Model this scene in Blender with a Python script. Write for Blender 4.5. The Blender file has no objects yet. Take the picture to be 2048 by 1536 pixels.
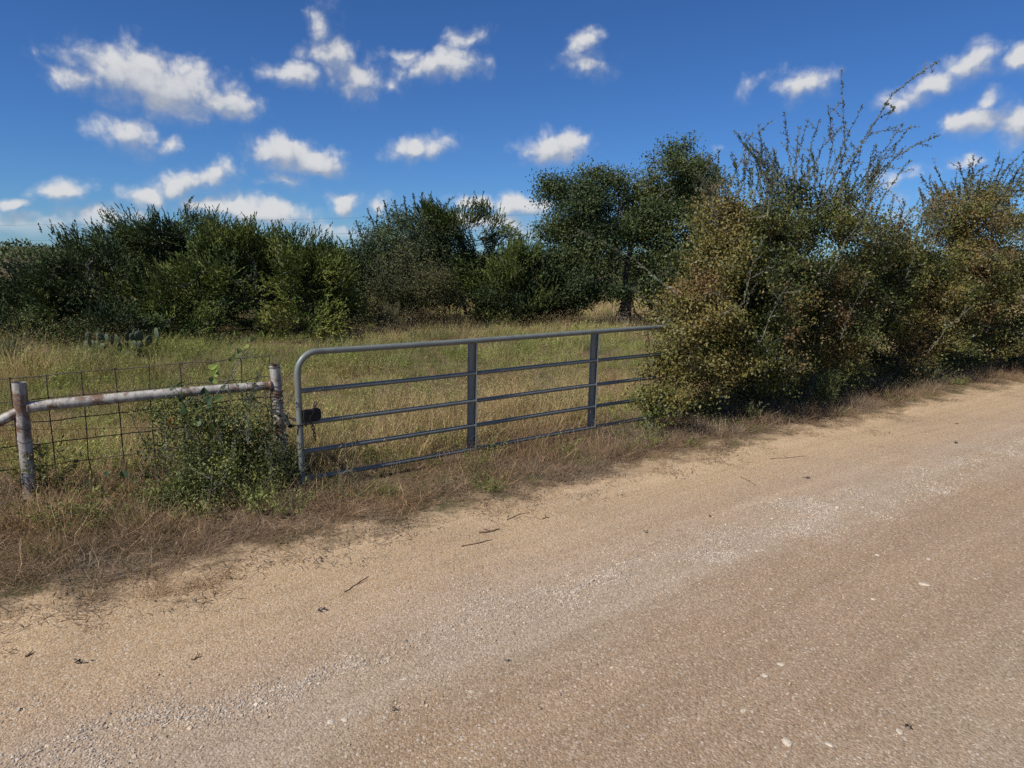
import bpy, math, random
import numpy as np
from mathutils import Vector, Matrix, Euler

SC = bpy.context.scene
COL = SC.collection

# ------------------------------------------------------------------ camera
FPX = 1420.0                       # focal length in pixels of the 2048 px wide photograph
PITCH = math.radians(10.3)
ROLL = 0.018
EYE = 2.35
cam_data = bpy.data.cameras.new('camera')
cam = bpy.data.objects.new('camera', cam_data)
COL.objects.link(cam)
cam_data.sensor_width = 36.0
cam_data.lens = FPX / 2048.0 * 36.0
cam_data.clip_start = 0.05
cam_data.clip_end = 6000.0
CAM_M = Matrix.Rotation(math.pi / 2 - PITCH, 3, 'X') @ Matrix.Rotation(ROLL, 3, 'Z')
cam.matrix_world = Matrix.Translation((0, 0, EYE)) @ CAM_M.to_4x4()
SC.camera = cam

# ------------------------------------------------------------------ light
SUN_HEADING = math.radians(51.4)   # direction the light travels, from +Y towards +X
SUN_ELEV = math.radians(46.0)
SKY_STRENGTH = 0.070
CLOUD_STRENGTH = 0.68
sun_data = bpy.data.lights.new('sun', 'SUN')
sun_data.energy = 5.0
sun_data.angle = math.radians(0.5)
sun_data.color = (1.0, 0.95, 0.87)
sun = bpy.data.objects.new('sun', sun_data)
COL.objects.link(sun)
ldir = Vector((math.sin(SUN_HEADING) * math.cos(SUN_ELEV), math.cos(SUN_HEADING) * math.cos(SUN_ELEV), -math.sin(SUN_ELEV)))
sun.rotation_euler = ldir.to_track_quat('-Z', 'Y').to_euler()
sun.location = (-20, -20, 40)

SC.view_settings.view_transform = 'Standard'
SC.view_settings.look = 'None'
SC.view_settings.exposure = 0.16
SC.view_settings.gamma = 1.0
SC.view_settings.use_curve_mapping = False
SC.cycles.max_bounces = 4
SC.cycles.diffuse_bounces = 2
SC.cycles.transmission_bounces = 3
SC.cycles.transparent_max_bounces = 4
SC.cycles.use_denoising = False
SC.cycles.use_light_tree = False
SC.cycles.debug_use_spatial_splits = True
SC.render.use_persistent_data = False


def ray(px, py):
    return CAM_M @ Vector(((px - 1024) / FPX, -(py - 768) / FPX, -1.0))


def on_ground(px, py, z=0.0):
    d = ray(px, py)
    t = (z - EYE) / d.z
    return Vector((d.x * t, d.y * t, z))


def at_depth(px, py, Y):
    d = ray(px, py)
    return Vector((0, 0, EYE)) + d * (Y / d.y)


# ------------------------------------------------------------------ node helpers
class NT:
    def __init__(self, tree):
        self.t = tree
        self.n = tree.nodes
        self.l = tree.links

    def new(self, typ, **kw):
        nd = self.n.new(typ)
        for k, v in kw.items():
            setattr(nd, k, v)
        return nd

    def link(self, a, b):
        self.l.new(a, b)

    def put(self, sock, v):
        if isinstance(v, bpy.types.NodeSocket):
            self.l.new(v, sock)
        else:
            sock.default_value = v

    def math(self, op, a, b=0.0, c=None, clamp=False):
        nd = self.new('ShaderNodeMath', operation=op, use_clamp=clamp)
        self.put(nd.inputs[0], a)
        self.put(nd.inputs[1], b)
        if c is not None:
            self.put(nd.inputs[2], c)
        return nd.outputs[0]

    def vmath(self, op, a, b=(0, 0, 0)):
        nd = self.new('ShaderNodeVectorMath', operation=op)
        self.put(nd.inputs[0], a)
        if op == 'SCALE':
            self.put(nd.inputs[3], b)
        else:
            self.put(nd.inputs[1], b)
        return nd.outputs['Value'] if op in ('LENGTH', 'DOT_PRODUCT') else nd.outputs[0]

    def mix(self, f, a, b, mode='MIX'):
        nd = self.new('ShaderNodeMix', data_type='RGBA', blend_type=mode)
        self.put(nd.inputs[0], f)
        self.put(nd.inputs[6], a if isinstance(a, bpy.types.NodeSocket) else (*a, 1))
        self.put(nd.inputs[7], b if isinstance(b, bpy.types.NodeSocket) else (*b, 1))
        return nd.outputs[2]

    def noise(self, vec, scale, detail=3.0, rough=0.55, dist=0.0, dim='3D'):
        nd = self.new('ShaderNodeTexNoise', noise_dimensions=dim)
        if vec is not None:
            self.l.new(vec, nd.inputs['Vector'])
        nd.inputs['Scale'].default_value = scale
        nd.inputs['Detail'].default_value = detail
        nd.inputs['Roughness'].default_value = rough
        nd.inputs['Distortion'].default_value = dist
        return nd.outputs[0]

    def voronoi(self, vec, scale, feature='F1'):
        nd = self.new('ShaderNodeTexVoronoi', feature=feature, voronoi_dimensions='2D')
        self.l.new(vec, nd.inputs['Vector'])
        nd.inputs['Scale'].default_value = scale
        return nd

    def smooth(self, v, lo, hi):
        nd = self.new('ShaderNodeMapRange', interpolation_type='SMOOTHSTEP')
        self.put(nd.inputs[0], v)
        nd.inputs[1].default_value = lo
        nd.inputs[2].default_value = hi
        return nd.outputs[0]

    def ramp(self, f, stops):
        nd = self.new('ShaderNodeValToRGB')
        self.put(nd.inputs[0], f)
        cr = nd.color_ramp
        while len(cr.elements) < len(stops):
            cr.elements.new(0.5)
        for e, (p, c) in zip(cr.elements, stops):
            e.position = p
            e.color = (*c, 1)
        return nd.outputs[0]


# ------------------------------------------------------------------ sky: Nishita air and fair-weather cumulus
world = bpy.data.worlds.new('World')
SC.world = world
world.use_nodes = True
world.cycles.sampling_method = 'NONE'
w = NT(world.node_tree)
w.n.clear()
sky = w.new('ShaderNodeTexSky', sky_type='NISHITA')
sky.sun_disc = False
sky.sun_elevation = SUN_ELEV
sky.sun_rotation = math.atan2(-ldir.x, -ldir.y)
sky.altitude = 1200.0
sky.air_density = 1.0
sky.dust_density = 0.0
sky.ozone_density = 4.0

# cloud list: photo pixel, half sizes in pixels, tilt in degrees (right end up positive), thickness
CLOUDS = [
    (310, 170, 160, 62, -8, 1.0), (440, 205, 75, 36, -8, .9), (170, 160, 78, 30, -2, .75), (300, 140, 60, 36, 0, .9),
    (255, 275, 68, 32, -8, .85), (345, 295, 36, 17, -8, .6),
    (560, 305, 66, 34, 0, 1.0), (630, 325, 72, 28, -6, .95), (573, 358, 48, 20, 0, .6),
    (590, 145, 68, 26, 5, .8), (648, 75, 34, 62, -10, .5), (665, 120, 56, 46, -30, .75), (710, 160, 52, 42, -30, .68),
    (775, 172, 60, 14, -6, .36), (885, 135, 92, 32, 8, .82), (930, 78, 45, 22, 10, .38), (810, 110, 55, 13, 6, .4),
    (1168, 84, 44, 26, 15, .66), (1172, 125, 56, 32, -10, .55),
    (1105, 298, 66, 33, 8, 1.05), (836, 300, 66, 26, 12, .75),
    (370, 370, 116, 30, 16, .72), (430, 345, 45, 26, 25, .6), (300, 392, 55, 24, 0, .72),
    (125, 387, 66, 24, 14, .8), (20, 412, 44, 16, 10, .9), (60, 455, 140, 34, 4, .85), (200, 440, 84, 28, 4, .9), (110, 490, 170, 22, 0, .75),
    (520, 425, 98, 32, -4, .95), (420, 412, 66, 22, 0, .8), (690, 408, 32, 27, 10, .8), (755, 415, 56, 18, 6, .5), (640, 470, 140, 24, 4, .8),
    (955, 410, 52, 20, 0, .75), (1040, 415, 66, 24, 0, .9), (1035, 470, 80, 18, 0, .75), (990, 445, 120, 24, 0, .75),
    (1612, 165, 62, 32, 6, .6), (1500, 172, 30, 16, 0, .3),
    (1860, 175, 110, 28, 24, .72), (1945, 128, 68, 32, 20, .78), (1800, 205, 60, 24, 18, .6),
    (1950, 238, 92, 34, 6, .9), (1985, 208, 46, 30, 16, .7), (2050, 245, 74, 44, 0, .8), (2045, 118, 46, 28, 10, .75),
    (1785, 362, 60, 16, 8, .4), (1932, 326, 36, 12, 0, .4), (1440, 300, 14, 10, 0, .32), (1850, 395, 90, 18, 0, .35),
    (1700, 430, 160, 20, 0, .4), (1400, 440, 120, 20, 0, .5),
]
gen = w.new('ShaderNodeTexCoord').outputs['Generated']
dirn = w.vmath('NORMALIZE', gen)
sep = w.new('ShaderNodeSeparateXYZ')
w.link(dirn, sep.inputs[0])
az = w.math('ARCTAN2', sep.outputs[0], sep.outputs[1])
el = w.math('ARCSINE', sep.outputs[2])
comb = w.new('ShaderNodeCombineXYZ')
w.link(az, comb.inputs[0])
w.link(el, comb.inputs[1])
P0 = comb.outputs[0]

TILTS = (-22, -8, 0, 8, 20)
bg_sky = w.new('ShaderNodeBackground')
w.link(w.mix(1.0, sky.outputs[0], (.43, .74, 1.16), 'MULTIPLY'), bg_sky.inputs[0])
bg_sky.inputs[1].default_value = SKY_STRENGTH


def cloud_shader(dens, light):
    lit = w.smooth(light, -.18, .50)                  # thinner towards the sun and up = lit edge
    width = w.math('MULTIPLY_ADD', lit, -.35, .95)     # crisp tops, soft bases
    cover = w.math('MULTIPLY', w.smooth(w.math('DIVIDE', dens, width), 0.0, 1.0), w.smooth(el, 0.0, 0.05))
    cover = w.math('MULTIPLY', cover, w.math('MULTIPLY_ADD', w.smooth(dens, .05, .62), .55, .45))
    cl = w.mix(lit, (.47, .52, .62), (.97, .97, .97))
    cl = w.mix(w.math('MULTIPLY', w.smooth(dens, .1, .9), .15), cl, (.76, .79, .84))
    bg = w.new('ShaderNodeBackground')
    w.link(cl, bg.inputs[0])
    bg.inputs[1].default_value = CLOUD_STRENGTH
    mx = w.new('ShaderNodeMixShader')
    w.link(w.math('MULTIPLY', cover, .93), mx.inputs[0])
    w.link(bg_sky.outputs[0], mx.inputs[1])
    w.link(bg.outputs[0], mx.inputs[2])
    return mx.outputs[0]


def named_clouds(lo, hi):
    """the clouds between two azimuths, each a lumpy ellipse on the sphere of directions"""
    warp = w.new('ShaderNodeTexNoise', noise_dimensions='2D')
    w.link(P0, warp.inputs['Vector'])
    warp.inputs['Scale'].default_value = 22.0
    warp.inputs['Detail'].default_value = 3.0
    wv = w.vmath('SCALE', w.vmath('SUBTRACT', warp.outputs['Color'], (.5, .5, .5)), 0.026)
    PW = w.vmath('ADD', P0, wv)
    PWU = w.vmath('ADD', PW, (-.007, .015, 0))
    turned = {}

    def turn(tl, k):
        if (tl, k) not in turned:
            th = math.radians(tl - 1.0)
            cbn = w.new('ShaderNodeCombineXYZ')
            src = (PW, PWU)[k]
            w.link(w.vmath('DOT_PRODUCT', src, (math.cos(th), math.sin(th), 0)), cbn.inputs[0])
            w.link(w.vmath('DOT_PRODUCT', src, (-math.sin(th), math.cos(th), 0)), cbn.inputs[1])
            turned[tl, k] = cbn.outputs[0]
        return turned[tl, k]
    best = [None, None]
    for (px, py, rx, ry, tilt, st) in CLOUDS:
        d = ray(px, py).normalized()
        ca, ce = math.atan2(d.x, d.y), math.asin(d.z)
        dx = ray(px + rx, py).normalized()
        dy = ray(px, py - ry).normalized()
        ra = max(abs(math.atan2(dx.x, dx.y) - ca), .002) * 1.40
        re = max(abs(math.asin(dy.z) - ce), .002) * 1.50
        if ca + ra * 1.7 + .02 < lo or ca - ra * 1.7 - .02 > hi:
            continue
        tl = min(TILTS, key=lambda q: abs(q - tilt))
        th = math.radians(tl - 1.0)
        c1, c2 = ca * math.cos(th) + ce * math.sin(th), -ca * math.sin(th) + ce * math.cos(th)
        for k in (0, 1):
            nd = w.new('ShaderNodeVectorMath', operation='MULTIPLY_ADD')
            w.link(turn(tl, k), nd.inputs[0])
            nd.inputs[1].default_value = (1 / ra, 1 / re, 0)
            nd.inputs[2].default_value = (-c1 / ra, -c2 / re, 0)
            r = w.math('MULTIPLY_ADD', w.vmath('LENGTH', nd.outputs[0]), -st, st)
            best[k] = r if best[k] is None else w.math('MAXIMUM', best[k], r)
    acc = w.math('MAXIMUM', best[0], -.6)
    acc = w.math('MULTIPLY_ADD', w.noise(P0, 30.0, 5.0, .64, dim='2D'), .50, w.math('SUBTRACT', acc, .215))
    acc = w.math('MULTIPLY_ADD', w.noise(P0, 13.0, 2.0, .5, dim='2D'), .34, w.math('SUBTRACT', acc, .165))
    puff = w.voronoi(PW, 34.0)
    puff.inputs['Detail'].default_value = 2.0
    puff.inputs['Roughness'].default_value = .55
    acc = w.math('MULTIPLY_ADD', puff.outputs['Distance'], -.26, w.math('ADD', acc, .20))
    return cloud_shader(acc, w.math('SUBTRACT', acc, w.math('MAXIMUM', best[1], -.6)))


# the rest of the sky: the same kind of scattered cumulus on a cloud deck
rr = w.math('DIVIDE', 1.0, w.math('TANGENT', w.math('MAXIMUM', el, .06)))
cc = w.new('ShaderNodeCombineXYZ')
w.link(w.math('MULTIPLY', w.math('SINE', az), rr), cc.inputs[0])
w.link(w.math('MULTIPLY', w.math('COSINE', az), rr), cc.inputs[1])
gn = w.noise(cc.outputs[0], 0.9, 4.0, .55, dim='2D')
off = w.math('MAXIMUM', w.smooth(w.math('ABSOLUTE', az), .76, .86), w.smooth(el, .50, .60))
gen_d = w.math('MULTIPLY', w.math('SUBTRACT', gn, .53), 4.0)
gen_d = w.math('SUBTRACT', w.math('MULTIPLY_ADD', gen_d, off, off), 1.0)
rest = cloud_shader(gen_d, gen_d)


def sector(f, a_, b_):
    mx = w.new('ShaderNodeMixShader')
    w.link(f, mx.inputs[0])
    w.link(a_, mx.inputs[1])
    w.link(b_, mx.inputs[2])
    return mx.outputs[0]


S1, S2 = -.185, .255
front = sector(w.math('GREATER_THAN', az, S1), named_clouds(-.8, S1), sector(w.math('GREATER_THAN', az, S2), named_clouds(S1, S2), named_clouds(S2, .8)))
is_out = w.math('MAXIMUM', w.math('GREATER_THAN', w.math('ABSOLUTE', az), .76), w.math('GREATER_THAN', el, .50))
wo = w.new('ShaderNodeOutputWorld')
w.link(sector(is_out, front, rest), wo.inputs[0])

# ------------------------------------------------------------------ numpy noise and mesh helpers


def _hash(ix, iy, iz, seed):
    h = (ix * 374761393 + iy * 668265263 + iz * 2147483647 + seed * 974634777) & 0xffffffff
    h = ((h ^ (h >> 13)) * 1274126177) & 0xffffffff
    h = h ^ (h >> 16)
    return (h & 0xffff) / 65535.0


def vnoise(p, scale, seed=0):
    p = np.asarray(p, float) * scale
    if p.shape[1] == 2:
        p = np.c_[p, np.zeros(len(p))]
    i = np.floor(p).astype(np.int64)
    f = p - i
    f = f * f * (3 - 2 * f)
    out = np.zeros(len(p))
    for dx in (0, 1):
        for dy in (0, 1):
            for dz in (0, 1):
                wgt = (f[:, 0] if dx else 1 - f[:, 0]) * (f[:, 1] if dy else 1 - f[:, 1]) * (f[:, 2] if dz else 1 - f[:, 2])
                out += wgt * _hash(i[:, 0] + dx, i[:, 1] + dy, i[:, 2] + dz, seed)
    return out


def fbm(p, scale, octv=3, seed=0):
    a, s, t = 1.0, 0.0, 0.0
    for k in range(octv):
        t += a * vnoise(p, scale * 2 ** k, seed + k * 17)
        s += a
        a *= .5
    return t / s


def sstep(x, a, b):
    t = np.clip((x - a) / (b - a), 0, 1)
    return t * t * (3 - 2 * t)


def unit(v):
    return v / np.maximum(np.linalg.norm(v, axis=-1, keepdims=True), 1e-9)


def mesh_np(name, verts, faces, mat=None, col=None, smooth=False):
    """faces: list of int arrays (n,3) / (n,4)."""
    me = bpy.data.meshes.new(name)
    verts = np.asarray(verts, np.float32)
    if not isinstance(faces, (list, tuple)):
        faces = [faces]
    faces = [np.asarray(f, np.int32) for f in faces if len(f)]
    me.vertices.add(len(verts))
    me.vertices.foreach_set('co', verts.ravel())
    loops = np.concatenate([f.ravel() for f in faces])
    tot = np.concatenate([np.full(len(f), f.shape[1], np.int32) for f in faces])
    start = np.concatenate([[0], np.cumsum(tot)[:-1]]).astype(np.int32)
    me.loops.add(len(loops))
    me.loops.foreach_set('vertex_index', loops)
    me.polygons.add(len(tot))
    me.polygons.foreach_set('loop_start', start)
    me.polygons.foreach_set('use_smooth', np.full(len(tot), smooth, bool))
    if col is not None:
        a = me.attributes.new('leafcol', 'FLOAT_COLOR', 'FACE')
        c4 = np.c_[col, np.ones(len(col))].astype(np.float32)
        a.data.foreach_set('color', c4.ravel())
    me.update(calc_edges=True)
    if mat is not None:
        me.materials.append(mat)
    return me


def add_obj(name, me, parent=None, loc=None, kind=None, label=None, cat=None, group=None):
    o = bpy.data.objects.new(name, me)
    COL.objects.link(o)
    if parent is not None:
        o.parent = parent
    if loc is not None:
        o.location = loc
    if kind:
        o['kind'] = kind
    if label:
        o['label'] = label
    if cat:
        o['category'] = cat
    if group:
        o['group'] = group
    return o


def thing(name, loc, label, cat, group=None):
    return add_obj(name, None, None, loc, None, label, cat, group)


class MB:
    """collects polygons for one mesh"""

    def __init__(self):
        self.v = []
        self.f4 = []
        self.f3 = []
        self.n = 0

    def add(self, v, f4=None, f3=None):
        v = np.asarray(v, float)
        self.v.append(v)
        if f4 is not None and len(f4):
            self.f4.append(np.asarray(f4) + self.n)
        if f3 is not None and len(f3):
            self.f3.append(np.asarray(f3) + self.n)
        self.n += len(v)

    def tube(self, pts, rad, sides=8, cap=True, closed=False):
        pts = np.asarray(pts, float)
        n = len(pts)
        rad = np.broadcast_to(np.asarray(rad, float), (n,))
        tan = np.zeros_like(pts)
        if closed:
            tan = np.roll(pts, -1, 0) - np.roll(pts, 1, 0)
        else:
            tan[1:-1] = pts[2:] - pts[:-2]
            tan[0] = pts[1] - pts[0]
            tan[-1] = pts[-1] - pts[-2]
        tan = unit(tan)
        ref = np.array([0, 0, 1.0]) if abs(tan[0, 2]) < .9 else np.array([1.0, 0, 0])
        u = unit(np.cross(tan[0], ref))
        ang = np.linspace(0, 2 * np.pi, sides, endpoint=False)
        vs = []
        for i in range(n):
            u = unit(u - tan[i] * np.dot(u, tan[i]))
            b = np.cross(tan[i], u)
            vs.append(pts[i] + rad[i] * (np.cos(ang)[:, None] * u + np.sin(ang)[:, None] * b))
        v = np.concatenate(vs)
        f = []
        m = n if closed else n - 1
        for i in range(m):
            j = (i + 1) % n
            for k in range(sides):
                k2 = (k + 1) % sides
                f.append((i * sides + k, i * sides + k2, j * sides + k2, j * sides + k))
        f3 = []
        if cap and not closed:
            v = np.concatenate([v, pts[:1], pts[-1:]])
            a, b_ = n * sides, n * sides + 1
            for k in range(sides):
                k2 = (k + 1) % sides
                f3.append((a, k2, k))
                f3.append((b_, (n - 1) * sides + k, (n - 1) * sides + k2))
        self.add(v, f, f3)

    def box(self, c, ax, ay, az_):
        """centre and three half-axis vectors"""
        c, ax, ay, az_ = [np.asarray(q, float) for q in (c, ax, ay, az_)]
        v = [c + sx * ax + sy * ay + sz * az_ for sx in (-1, 1) for sy in (-1, 1) for sz in (-1, 1)]
        self.add(v, [(0, 1, 3, 2), (4, 6, 7, 5), (0, 4, 5, 1), (2, 3, 7, 6), (0, 2, 6, 4), (1, 5, 7, 3)])

    def mesh(self, name, mat, smooth=True):
        fs = []
        if self.f4:
            fs.append(np.concatenate(self.f4))
        if self.f3:
            fs.append(np.concatenate(self.f3))
        me = mesh_np(name, np.concatenate(self.v), fs, mat, None, smooth)
        if smooth:
            me.set_sharp_from_angle(angle=math.radians(40))
        return me


# ------------------------------------------------------------------ materials


def material(name):
    m = bpy.data.materials.new(name)
    m.use_nodes = True
    t = NT(m.node_tree)
    t.n.clear()
    out = t.new('ShaderNodeOutputMaterial')
    return m, t, out


def leaf_material(name, rough=.55, trans=.28, spec=.35, source='face', gain=1.0):
    m, t, out = material(name)
    at = t.new('ShaderNodeAttribute')
    at.attribute_name = 'leafcol'
    colr = at.outputs['Color']
    if source == 'instancer':
        ai = t.new('ShaderNodeAttribute', attribute_type='INSTANCER')
        ai.attribute_name = 'tint'
        colr = t.mix(1.0, colr, ai.outputs['Color'], 'MULTIPLY')
    p = t.new('ShaderNodeBsdfPrincipled')
    t.link(colr, p.inputs['Base Color'])
    p.inputs['Roughness'].default_value = rough
    p.inputs['Specular IOR Level'].default_value = spec
    tr = t.new('ShaderNodeBsdfTranslucent')
    tc = t.mix(1.0, colr, (1.15, 1.1, .55), 'MULTIPLY')
    t.link(tc, tr.inputs[0])
    mx = t.new('ShaderNodeMixShader')
    mx.inputs[0].default_value = trans
    t.link(p.outputs[0], mx.inputs[1])
    t.link(tr.outputs[0], mx.inputs[2])
    t.link(mx.outputs[0], out.inputs[0])
    return m


def bark_material(name, c1, c2, scale=18.0):
    m, t, out = material(name)
    co = t.new('ShaderNodeTexCoord').outputs['Object']
    mp = t.new('ShaderNodeMapping')
    t.link(co, mp.inputs[0])
    mp.inputs[3].default_value = (1, 1, .25)
    n = t.noise(mp.outputs[0], scale, 5.0, .65)
    c = t.mix(t.smooth(n, .35, .65), c1, c2)
    p = t.new('ShaderNodeBsdfPrincipled')
    t.link(c, p.inputs['Base Color'])
    p.inputs['Roughness'].default_value = .9
    b = t.new('ShaderNodeBump')
    b.inputs['Strength'].default_value = .6
    b.inputs['Distance'].default_value = .02
    t.link(n, b.inputs['Height'])
    t.link(b.outputs[0], p.inputs['Normal'])
    t.link(p.outputs[0], out.inputs[0])
    return m


M_LEAF = leaf_material('broad_leaf', .5, .16, .25)
M_NEEDLE = leaf_material('juniper_foliage', .65, .10, .2)
M_GRASS = leaf_material('grass_blade', .75, .25, .15, 'instancer')
M_STONE = leaf_material('gravel_stone', .9, 0.0, .2, 'instancer')
M_BARK = bark_material('oak_bark', (.035, .030, .026), (.13, .115, .10))
M_BARK_GREY = bark_material('grey_twig_bark', (.075, .066, .058), (.19, .172, .15))
M_BARK_PALE = bark_material('bleached_dead_wood', (.20, .18, .16), (.42, .39, .35))

# gate paint
M_GATE, t, out = material('grey_blue_gate_paint')
co = t.new('ShaderNodeTexCoord').outputs['Object']
n1 = t.noise(co, 9.0, 5.0, .6)
n2 = t.noise(co, 90.0, 2.0, .5)
c = t.mix(t.smooth(n1, .3, .7), (.130, .146, .134), (.170, .186, .170))
p = t.new('ShaderNodeBsdfPrincipled')
t.link(c, p.inputs['Base Color'])
p.inputs['Roughness'].default_value = .42
p.inputs['Metallic'].default_value = 0.0
t.link(p.outputs[0], out.inputs[0])

# weathered aluminium-white paint with rust
M_PIPE, t, out = material('peeling_white_pipe_paint')
co = t.new('ShaderNodeTexCoord').outputs['Object']
n1 = t.noise(co, 5.0, 6.0, .65)
mp = t.new('ShaderNodeMapping')
t.link(co, mp.inputs[0])
mp.inputs[3].default_value = (1, 1, .3)
n2 = t.noise(mp.outputs[0], 15.0, 5.0, .65)
c = t.mix(t.smooth(n2, .35, .62), (.21, .195, .175), (.42, .395, .355))
c = t.mix(t.smooth(n1, .50, .60), c, (.15, .085, .052))
c = t.mix(t.smooth(n2, .62, .68), c, (.055, .045, .04))
p = t.new('ShaderNodeBsdfPrincipled')
t.link(c, p.inputs['Base Color'])
p.inputs['Roughness'].default_value = .55
t.link(p.outputs[0], out.inputs[0])


def plain(name, colr, rough=.6, metal=0.0, var=.25, scale=30.0):
    m, t, out = material(name)
    co = t.new('ShaderNodeTexCoord').outputs['Object']
    n = t.noise(co, scale, 4.0, .6)
    c = t.mix(t.smooth(n, .3, .7), tuple(x * (1 - var) for x in colr), tuple(min(1, x * (1 + var)) for x in colr))
    p = t.new('ShaderNodeBsdfPrincipled')
    t.link(c, p.inputs['Base Color'])
    p.inputs['Roughness'].default_value = rough
    p.inputs['Metallic'].default_value = metal
    b = t.new('ShaderNodeBump')
    b.inputs['Strength'].default_value = .3
    b.inputs['Distance'].default_value = .005
    t.link(n, b.inputs['Height'])
    t.link(b.outputs[0], p.inputs['Normal'])
    t.link(p.outputs[0], out.inputs[0])
    return m


M_WIRE = plain('rusty_fence_wire', (.075, .058, .045), .7, .3, .4)
M_BLACK = plain('black_iron', (.006, .006, .007), .75, 0, .3)
M_BOLT = plain('zinc_bolt', (.42, .43, .44), .4, .6, .2)
M_RUST = plain('rusted_steel', (.11, .055, .038), .85, .1, .4)
M_CACTUS = plain('prickly_pear_skin', (.056, .074, .038), .6, 0, .3, 14.0)
M_CABLE = plain('power_cable', (.035, .035, .04), .7)
M_TWIG = plain('dry_twig', (.13, .075, .045), .85, 0, .4, 60)
M_STRAW = plain('weed_stem', (.17, .15, .07), .8, 0, .3, 40)
M_CHAR = plain('dry_black_leaf', (.028, .026, .03), .7, 0, .4, 40)
M_ROCK = plain('white_limestone', (.44, .375, .295), .95, 0, .25, 45)

# ------------------------------------------------------------------ ground and road
RT = np.array([.803, .596])       # along the road
RN = np.array([.596, -.803])      # from the verge towards the road
RO = np.array([-3.20, 4.12])      # a point on the road's edge


def road_uv(xy):
    r = np.asarray(xy) - RO
    return r @ RT, r @ RN


def ground_z(xy):
    xy = np.asarray(xy, float)
    u, v = road_uv(xy)
    far = np.clip((np.hypot(xy[:, 0], xy[:, 1]) - 60) / 400, 0, 1)
    z = (fbm(xy, .45, 3, 5) - .5) * .10 + (fbm(xy, 2.3, 2, 9) - .5) * .03
    z = z * (1 - far) + far * 1.0 * (fbm(xy, .006, 2, 3) - .75) * 6
    verge = sstep(v, -2.2, -.2)
    z = z * (1 - .6 * sstep(v, -1.2, .2))
    z = z - .10 * sstep(v, .3, 1.2)          # dips under the road bed
    return z


def spaced(n, near, far):
    s = np.linspace(-1, 1, n)
    k = math.asinh(far / near)
    return np.sinh(s * k) * near


gx = spaced(230, 6.0, 2600.0)
gy = spaced(230, 6.0, 2600.0) + 8.0
GX, GY = np.meshgrid(gx, gy)
gxy = np.c_[GX.ravel(), GY.ravel()]
gv = np.c_[gxy, ground_z(gxy)]
nx = len(gx)
ii = (np.arange(len(gy) - 1)[:, None] * nx + np.arange(nx - 1)[None, :]).ravel()
gf = np.c_[ii, ii + 1, ii + nx + 1, ii + nx]

M_GROUND, t, out = material('meadow_soil_and_thatch')
pos = t.new('ShaderNodeNewGeometry').outputs['Position']
nA = t.noise(pos, .35, 4.0, .6, dim='2D')
nB = t.noise(pos, 2.6, 5.0, .65, dim='2D')
nC = t.noise(pos, 34.0, 4.0, .7, dim='2D')
c = t.mix(t.smooth(nA, .42, .6), (.17, .115, .068), (.115, .105, .048))
c = t.mix(t.smooth(nB, .45, .62), c, (.20, .135, .085))
c = t.mix(t.smooth(nC, .42, .6), t.mix(.55, c, (.05, .035, .022)), c)
spx = t.new('ShaderNodeSeparateXYZ')
t.link(pos, spx.inputs[0])
vv = t.math('ADD', t.math('MULTIPLY', t.math('ADD', spx.outputs[0], 3.20), .596), t.math('MULTIPLY', t.math('SUBTRACT', spx.outputs[1], 4.12), -.803))
sandm = t.smooth(t.math('ADD', vv, t.math('MULTIPLY', t.math('SUBTRACT', nB, .5), 1.6)), -.55, .1)
c = t.mix(sandm, c, t.mix(t.smooth(nC, .35, .65), (.36, .25, .145), (.50, .37, .235)))
p = t.new('ShaderNodeBsdfPrincipled')
t.link(c, p.inputs['Base Color'])
p.inputs['Roughness'].default_value = .95
p.inputs['Specular IOR Level'].default_value = .1
b = t.new('ShaderNodeBump')
b.inputs['Strength'].default_value = .7
b.inputs['Distance'].default_value = .03
t.link(nC, b.inputs['Height'])
t.link(b.outputs[0], p.inputs['Normal'])
t.link(p.outputs[0], out.inputs[0])
add_obj('ground', mesh_np('ground', gv, gf, M_GROUND, None, True), kind='structure')


def road_z(xy):
    xy = np.asarray(xy, float)
    u, v = road_uv(xy)
    z = .020 + .045 * sstep(v, 0, 3.4) - .045 * sstep(v, 5, 8.4)
    z = z + (fbm(xy, .8, 3, 31) - .5) * .022 + (fbm(xy, 5.0, 2, 33) - .5) * .007
    edge = (fbm(xy, 1.3, 3, 41) - .5) * .75
    z = z - .11 * (1 - sstep(v + edge, -.28, .16)) - .13 * sstep(v + edge, 7.7, 8.5)
    return z


u_l = np.concatenate([np.linspace(-60, -6, 40, endpoint=False), np.linspace(-6, 24, 300, endpoint=False), np.linspace(24, 200, 110)])
v_l = np.concatenate([np.linspace(-.75, .8, 52, endpoint=False), np.linspace(.8, 5.5, 70, endpoint=False), np.linspace(5.5, 9.0, 22)])
U, V = np.meshgrid(u_l, v_l)
rxy = RO + U.ravel()[:, None] * RT + V.ravel()[:, None] * RN
nx = len(u_l)
ii = (np.arange(len(v_l) - 1)[:, None] * nx + np.arange(nx - 1)[None, :]).ravel()
rf = np.c_[ii, ii + nx, ii + nx + 1, ii + 1]

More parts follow.
